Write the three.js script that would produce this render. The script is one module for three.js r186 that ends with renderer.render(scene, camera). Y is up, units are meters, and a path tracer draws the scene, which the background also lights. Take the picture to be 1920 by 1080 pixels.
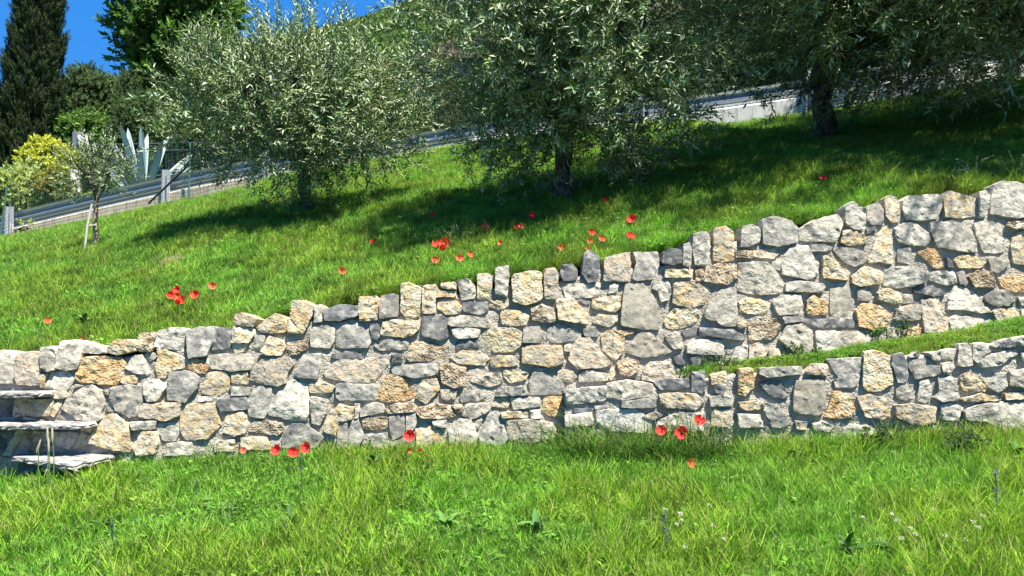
import * as THREE from 'three';
import { SimplexNoise } from 'three/addons/math/SimplexNoise.js';
import { mergeGeometries, toCreasedNormals } from 'three/addons/utils/BufferGeometryUtils.js';

// ------------------------------------------------------------------ camera, sky, sun, exposure
const F = 1480, EYE = 1.55, W = 1920, H = 1080;
const scene = new THREE.Scene();
const camera = new THREE.PerspectiveCamera(2 * Math.atan(H / 2 / F) * 180 / Math.PI, 16 / 9, 0.05, 1500);
camera.position.set(0, EYE, 0);
camera.lookAt(0, EYE, -10);
const renderer = new THREE.WebGLRenderer({ antialias: true });
renderer.toneMapping = THREE.LinearToneMapping;
renderer.toneMappingExposure = 2.95;
renderer.shadowMap.enabled = true;
renderer.shadowMap.type = THREE.PCFSoftShadowMap;

const SUN = new THREE.Vector3(0.32, 1, 0.32).normalize();
{
  const w = 512, h = 256, data = new Float32Array(w * h * 4), d = new THREE.Vector3();
  for (let y = 0; y < h; y++) for (let x = 0; x < w; x++) {
    const el = ((y + 0.5) / h - 0.5) * Math.PI, az = ((x + 0.5) / w - 0.5) * 2 * Math.PI;
    d.set(Math.cos(el) * Math.cos(az), Math.sin(el), Math.cos(el) * Math.sin(az));
    const e = Math.max(0, Math.sin(el)), haze = Math.exp(-e * 9), mu = Math.max(0, d.dot(SUN));
    const glow = 0.10 * Math.pow(mu, 12) + 0.5 * Math.pow(mu, 120);
    const c = [0.013 + 0.05 * haze + glow, 0.095 + 0.12 * haze + glow * 0.97, 0.295 + 0.14 * haze + glow * 0.9];
    const o = (y * w + x) * 4;
    for (let k = 0; k < 3; k++) data[o + k] = el < 0 ? [0.05, 0.06, 0.04][k] : c[k];
    data[o + 3] = 1;
  }
  const sky = new THREE.DataTexture(data, w, h, THREE.RGBAFormat, THREE.FloatType);
  sky.mapping = THREE.EquirectangularReflectionMapping;
  sky.magFilter = THREE.LinearFilter; sky.minFilter = THREE.LinearFilter; sky.needsUpdate = true;
  scene.background = sky; scene.environment = sky;
}
const sun = new THREE.DirectionalLight(new THREE.Color(1, 0.935, 0.82), 5);
sun.position.copy(SUN).multiplyScalar(60).add(new THREE.Vector3(0, 2, -9));
sun.target.position.set(0, 2, -9);
sun.castShadow = true; sun.shadow.mapSize.set(4096, 4096); sun.shadow.radius = 1;
Object.assign(sun.shadow.camera, { left: -22, right: 22, top: 22, bottom: -22, near: 1, far: 140 });
sun.shadow.bias = -0.0004;
scene.add(sun, sun.target);

// ------------------------------------------------------------------ helpers
function rng(seed) { let s = seed >>> 0; return () => { s = (s + 0x6d2b79f5) >>> 0; let t = s; t = Math.imul(t ^ (t >>> 15), t | 1); t ^= t + Math.imul(t ^ (t >>> 7), t | 61); return ((t ^ (t >>> 14)) >>> 0) / 4294967296; }; }
const R0 = rng(11), SN = new SimplexNoise({ random: R0 });
const V = (x, y, z) => new THREE.Vector3(x, y, z);
const lerp = (a, b, t) => a + (b - a) * t, clamp = (x, a, b) => Math.min(b, Math.max(a, x));
const smooth = (a, b, x) => { const t = clamp((x - a) / (b - a), 0, 1); return t * t * (3 - 2 * t); };
const fbm = (x, y, n = 4) => { let a = 0, m = 0.5, f = 1; for (let i = 0; i < n; i++) { a += m * SN.noise(x * f + i * 17.3, y * f - i * 9.1); m *= 0.5; f *= 2.03; } return a; };
const at = (px, py, d) => V((px - W / 2) / F * d, EYE + (H / 2 - py) / F * d, -d);
function table(list, x) {                        // [[x, v], ...] straight between, straight on past the ends
  let i = 0; while (i < list.length - 2 && x > list[i + 1][0]) i++;
  const [x0, a] = list[i], [x1, b] = list[i + 1];
  return a + (b - a) * (x - x0) / (x1 - x0);
}
const tableC = (list, x) => table(list, clamp(x, list[0][0], list[list.length - 1][0]));
const used = new Map();
function numbered(name) { const n = used.get(name) ?? 0; used.set(name, n + 1); return n ? name + '_' + String(n).padStart(3, '0') : name; }
function tag(o, label, category, group) { Object.assign(o.userData, { label, category }); if (group) o.userData.group = group; return o; }
function thing(name, label, category, pos, group) { const g = new THREE.Group(); g.name = numbered(name); g.position.copy(pos); scene.add(g); return tag(g, label, category, group); }
function part(name, geo, mat, parent, own) { const m = new THREE.Mesh(geo, mat); m.name = name; m.castShadow = m.receiveShadow = true; parent.add(m); if (own) m.userData.label = own; return m; }
function structure(name, geo, mat) { const m = new THREE.Mesh(geo, mat); m.name = numbered(name); m.userData.kind = 'structure'; m.castShadow = m.receiveShadow = true; scene.add(m); return m; }
const std = (r, g, b, rough = 0.9, more = {}) => new THREE.MeshStandardMaterial({ color: new THREE.Color().setRGB(r, g, b), roughness: rough, ...more });
const leafMat = (r, g, b, tr = 0.4, rough = 0.9) => new THREE.MeshPhysicalMaterial({ color: new THREE.Color().setRGB(r, g, b), roughness: 1, transmission: tr, thickness: 0, side: THREE.DoubleSide, vertexColors: true, specularIntensity: 0.6 });
function buildGeo(pos, idx, uv, col, nor) {
  const g = new THREE.BufferGeometry();
  g.setAttribute('position', new THREE.Float32BufferAttribute(pos, 3));
  if (uv) g.setAttribute('uv', new THREE.Float32BufferAttribute(uv, 2));
  if (col) g.setAttribute('color', new THREE.Float32BufferAttribute(col, 3));
  g.setIndex(idx);
  if (nor) g.setAttribute('normal', new THREE.Float32BufferAttribute(nor, 3)); else g.computeVertexNormals();
  return g;
}
// a tube through points with a radius at each, n sides
function tube(points, radii, n = 8, rough = 0, seed = 1) {
  const pos = [], idx = [], uv = [], t = V(), a = V(), b = V(), r = rng(seed);
  let ref = V(0.31, 0.2, 0.93).normalize(), len = 0;
  points.forEach((p, i) => {
    t.subVectors(points[Math.min(i + 1, points.length - 1)], points[Math.max(i - 1, 0)]).normalize();
    a.crossVectors(t, ref).normalize(); b.crossVectors(t, a).normalize();
    if (i) len += p.distanceTo(points[i - 1]);
    for (let k = 0; k <= n; k++) {
      const w = k / n * Math.PI * 2, q = radii[i] * (1 + (k < n ? (r() - 0.5) * rough : 0));
      const q2 = k === n ? Math.hypot(pos[(i * (n + 1)) * 3] - p.x, pos[(i * (n + 1)) * 3 + 1] - p.y, pos[(i * (n + 1)) * 3 + 2] - p.z) : q;
      pos.push(p.x + (a.x * Math.cos(w) + b.x * Math.sin(w)) * q2, p.y + (a.y * Math.cos(w) + b.y * Math.sin(w)) * q2, p.z + (a.z * Math.cos(w) + b.z * Math.sin(w)) * q2);
      uv.push(k / n * 0.4, len);
    }
  });
  for (let i = 0; i < points.length - 1; i++) for (let k = 0; k < n; k++) { const o = i * (n + 1) + k, u = o + n + 1; idx.push(o, o + 1, u, o + 1, u + 1, u); }
  return buildGeo(pos, idx, uv);
}
function texture(size, metres, fn, srgb) {
  const d = new Uint8Array(size * size * 4);
  for (let y = 0; y < size; y++) for (let x = 0; x < size; x++) {
    const c = fn(x / size * metres, y / size * metres), o = (y * size + x) * 4;
    for (let k = 0; k < 3; k++) d[o + k] = clamp((srgb ? Math.pow(clamp(c[k], 0, 1), 1 / 2.2) : c[k]) * 255, 0, 255);
    d[o + 3] = 255;
  }
  const t = new THREE.DataTexture(d, size, size);
  t.wrapS = t.wrapT = THREE.MirroredRepeatWrapping; t.magFilter = THREE.LinearFilter; t.minFilter = THREE.LinearFilter;
  if (srgb) t.colorSpace = THREE.SRGBColorSpace;
  t.repeat.set(1 / metres, 1 / metres); t.needsUpdate = true; return t;
}
const mix3 = (a, b, t) => [lerp(a[0], b[0], t), lerp(a[1], b[1], t), lerp(a[2], b[2], t)];

// ------------------------------------------------------------------ stone materials: the rock's own colours, veins, pits
const TONES = {
  L: { a: [0.55, 0.525, 0.47], b: [0.33, 0.32, 0.295], c: [0.66, 0.635, 0.57], vein: 0.4 },
  W: { a: [0.64, 0.62, 0.57], b: [0.48, 0.46, 0.42], c: [0.70, 0.68, 0.64], vein: 0.3 },
  C: { a: [0.60, 0.53, 0.41], b: [0.42, 0.39, 0.34], c: [0.58, 0.42, 0.22], vein: 0.5 },
  Y: { a: [0.60, 0.52, 0.36], b: [0.56, 0.53, 0.45], c: [0.57, 0.41, 0.22], vein: 0.5 },
  O: { a: [0.64, 0.45, 0.25], b: [0.58, 0.49, 0.35], c: [0.54, 0.31, 0.13], vein: 0.6 },
  P: { a: [0.53, 0.475, 0.40], b: [0.42, 0.39, 0.35], c: [0.58, 0.44, 0.31], vein: 0.5 },
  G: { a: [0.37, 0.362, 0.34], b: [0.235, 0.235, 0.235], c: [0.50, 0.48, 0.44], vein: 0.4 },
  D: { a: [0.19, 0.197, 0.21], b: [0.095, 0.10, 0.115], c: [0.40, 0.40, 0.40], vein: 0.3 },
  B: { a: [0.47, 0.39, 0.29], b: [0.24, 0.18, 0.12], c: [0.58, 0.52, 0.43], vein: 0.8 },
  T: { a: [0.43, 0.40, 0.345], b: [0.36, 0.34, 0.30], c: [0.48, 0.45, 0.39], vein: 0.15 },
};
const stoneMat = {};
{
  let k = 0;
  for (const [key, t] of Object.entries(TONES)) {
    const o = 40 * ++k, size = 288, span = 0.7;
    const H1 = (x, y) => {
      const pit = fbm(x * 55 + o, y * 55, 2), ridge = Math.abs(fbm(x * 7 + o, y * 9 + 5, 3)), crack = 1 - smooth(0.0, 0.045, ridge);
      return { pit, crack, big: fbm(x * 14 - o, y * 17, 4) };
    };
    const color = texture(size, span, (x, y) => {
      const h = H1(x, y), p = fbm(x * 6 + o, y * 7 - o, 4), q = fbm(x * 9 - o, y * 11 + o, 4);
      let c = mix3(t.a, t.b, smooth(-0.15, 0.4, p));
      c = mix3(c, t.c, smooth(0.05, 0.4, q) * 0.9);
      const dirt = smooth(0.18, 0.5, fbm(x * 24, y * 24 + o, 3)) * 0.35 + h.crack * t.vein * 0.85 + smooth(0.25, 0.5, h.pit) * ('BOY'.includes(key) ? 0.4 : 0.16);
      const m = (1 - Math.min(0.75, dirt)) * (1 + ('BOY'.includes(key) ? 0.18 : 0.07) * h.pit + 0.2 * h.big);
      return c.map((v) => v * m);
    }, true);
    const bump = texture(size, span, (x, y) => { const h = H1(x, y), rough = 'BOY'.includes(key) ? 0.22 : 'GDT'.includes(key) ? 0.06 : 0.11; const v = 0.55 + 0.42 * h.big + rough * h.pit - 0.3 * h.crack * t.vein * 1.4; return [v, v, v]; });
    stoneMat[key] = new THREE.MeshStandardMaterial({ map: color, bumpMap: bump, bumpScale: { L: 0.0075, W: 0.007, G: 0.006, D: 0.005, T: 0.004, O: 0.012, B: 0.014, Y: 0.01 }[key] ?? 0.009, roughness: 0.88, color: new THREE.Color().setRGB(0.82, 0.79, 0.715), vertexColors: true });
  }
}
const mortarMat = (() => {
  const color = texture(384, 0.9, (x, y) => { const p = fbm(x * 8, y * 8 + 300, 4), g = fbm(x * 90, y * 90, 2), s = smooth(0.3, 0.45, fbm(x * 45, y * 45 + 80, 2)); return mix3([0.35, 0.32, 0.265], [0.25, 0.23, 0.19], smooth(-0.2, 0.4, p)).map((v) => v * (1 + 0.35 * g) * (1 + 0.3 * s)); }, true);
  const bump = texture(384, 0.9, (x, y) => { const v = 0.5 + 0.3 * fbm(x * 60, y * 60, 3) + 0.25 * fbm(x * 16, y * 16, 2); return [v, v, v]; });
  return new THREE.MeshStandardMaterial({ map: color, bumpMap: bump, bumpScale: 0.012, roughness: 0.95 });
})();
const concreteMat = (r, g, b, streak = 0.3) => {
  const color = texture(256, 2.0, (x, y) => { const p = fbm(x * 3, y * 3, 4), s = fbm(x * 14, y * 1.2, 3), g2 = fbm(x * 60, y * 60, 2); const m = (1 + 0.18 * p + 0.12 * g2) * (1 - streak * smooth(0.05, 0.5, s)); return [r * m, g * m, b * m]; }, true);
  return new THREE.MeshStandardMaterial({ map: color, roughness: 0.9 });
};

// ------------------------------------------------------------------ the lie of the land
const plane = (p0, yaw, batter) => {             // a wall face: u along it, v up it, n out of it
  const u = V(Math.cos(yaw), 0, Math.sin(yaw)), out = V(-Math.sin(yaw), 0, Math.cos(yaw));
  const n = out.clone().multiplyScalar(Math.cos(batter)).add(V(0, Math.sin(batter), 0));
  return { p0, u, n, v: V().crossVectors(n, u).normalize() };
};
const MAIN = plane(at(960, 840, 4.6), 0, 0.09);
const LOW = (() => { const a = at(1045, 780, 4.55), b = at(1920, 780, 4.2); return plane(a, Math.atan2(b.z - a.z, b.x - a.x), 0.07); })();
function onPlane(px, py, pl) { const c = V(0, EYE, 0), r = V((px - W / 2) / F, (H / 2 - py) / F, -1); return c.addScaledVector(r, V().subVectors(pl.p0, c).dot(pl.n) / r.dot(pl.n)); }

const TOPLINE = [[-520, 716], [-150, 676], [0, 668], [110, 652], [200, 648], [330, 628], [432, 620], [440, 594], [540, 588], [545, 572], [590, 572], [600, 577], [690, 565], [745, 545], [880, 522], [960, 508], [1050, 502], [1120, 482], [1240, 472], [1300, 445], [1345, 430], [1425, 422], [1430, 412], [1570, 405], [1580, 388], [1660, 372], [1760, 364], [1850, 346], [1920, 344], [2060, 322], [2520, 260]];
const SOIL = [[-400, 712], [0, 672], [420, 632], [560, 584], [860, 530], [1180, 484], [1420, 428], [1570, 404], [1700, 374], [1920, 350], [2300, 298]].map(([x, y]) => { const p = at(x, y, 4.9); return [p.x, p.y]; });
const soilY = (X) => table(SOIL, X);
const ROAD = [[-420, 560, 15.6], [20, 447, 15], [300, 383, 14.6], [420, 359, 14.3], [680, 320, 13.8], [860, 290, 13.4], [1080, 262, 13], [1330, 234, 12.4], [1520, 207, 12], [1900, 143, 11.5], [2350, 70, 11]].map((a) => at(...a));
const roadD = (X) => table(ROAD.map((p) => [p.x, -p.z]), X), roadY = (X) => table(ROAD.map((p) => [p.x, p.y]), X);
const verge = (X) => { const p = 960 + X / roadD(X) * F; return 0.2 * smooth(430, 560, p) * (1 - smooth(1230, 1330, p)); };
function slopeY(X, d) {
  const dg = roadD(X), s = (d - 4.9) / (dg - 4.9), b = clamp(s, 0, 1);
  return lerp(soilY(X), roadY(X) - 0.07 + verge(X), s) + Math.sin(b * Math.PI) * 0.08 + 0.05 * fbm(X * 0.5, d * 0.5 + 7, 3) * smooth(0, 0.15, b) * smooth(1, 0.85, b);
}
const BASE = [[-5, 0.25], [-2.95, 0.385], [-2.2, 0.475], [-1.4, 0.53], [-0.5, 0.55], [0.25, 0.575], [1.05, 0.615], [1.65, 0.69], [2.2, 0.75], [2.75, 0.8], [5, 1.0]];
function frontY(X, d) { return table(BASE, X) - 0.15 * (4.5 - Math.min(d, 4.5)) + 0.03 * fbm(X * 0.8 + 30, d * 0.8, 3); }
function backY(X, d) { const q = d - roadD(X); return roadY(X) + 0.12 + smooth(1.2, 4.5, q) * 1.0 + Math.max(0, q - 4) * 0.07 + 0.08 * fbm(X * 0.3, d * 0.3, 3) * smooth(1, 3, q); }
function hit(px, py, fn, d0, d1) { for (let d = d0; d < d1; d += 0.01) { const p = at(px, py, d); if (p.y <= fn(p.x, d)) return V(p.x, fn(p.x, d), -d); } return V((px - 960) / F * d1, fn((px - 960) / F * d1, d1), -d1); }
const hitSlope = (px, py) => hit(px, py, slopeY, 4.9, 16), hitFront = (px, py) => hit(px, py, frontY, 2.2, 4.8);

const soilMat = (() => {
  const color = texture(320, 3, (x, y) => { const p = fbm(x * 3, y * 3, 4), g = fbm(x * 40, y * 40, 3); return mix3([0.05, 0.085, 0.018], [0.075, 0.06, 0.03], smooth(0.0, 0.5, p)).map((v) => v * (1 + 0.6 * g)); }, true);
  return new THREE.MeshStandardMaterial({ map: color, roughness: 1, vertexColors: true });
})();
function sheet(name, x0, x1, nx, nd, fd, fy, mat, tint) {
  const pos = [], idx = [], uv = [], col = [];
  for (let i = 0; i <= nx; i++) for (let j = 0; j <= nd; j++) {
    const X = lerp(x0, x1, i / nx), d = fd(X, j / nd), y = fy(X, d), c = tint ? tint(X, d) : [1, 1, 1];
    pos.push(X, y, -d); uv.push(X, d); col.push(...c);
  }
  for (let i = 0; i < nx; i++) for (let j = 0; j < nd; j++) { const o = i * (nd + 1) + j, u = o + nd + 1; idx.push(o, u, o + 1, u, u + 1, o + 1); }
  return structure(name, buildGeo(pos, idx, uv, col), mat);
}
const BARE = hitSlope(318, 492);
const bareness = (X, d) => 1 - smooth(0.06, 0.3, Math.hypot((X - BARE.x) * 0.75, (d + BARE.z) * 0.5) + 0.25 * fbm(X * 4, d * 4, 3));
sheet('meadow_ground', -14, 14, 140, 70, (X, s) => lerp(-14, 4.75, Math.pow(s, 0.6)), frontY, soilMat);
sheet('slope_ground', -16, 14, 150, 60, (X, s) => s === 0 ? 4.8 : lerp(4.82, roadD(X) + 0.4, s), (X, d) => slopeY(X, d) - (d < 4.81 ? 0.7 : 0), soilMat, (X, d) => { const b = bareness(X, d); return [1 + 1.3 * b, 1 + 0.2 * b, 1 + 1.0 * b]; });
sheet('garden_ground', -60, 60, 120, 70, (X, s) => roadD(clamp(X, -16, 14)) + 0.2 + 60 * s * s, (X, d) => backY(clamp(X, -16, 14), d) - 0.05, soilMat);

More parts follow.
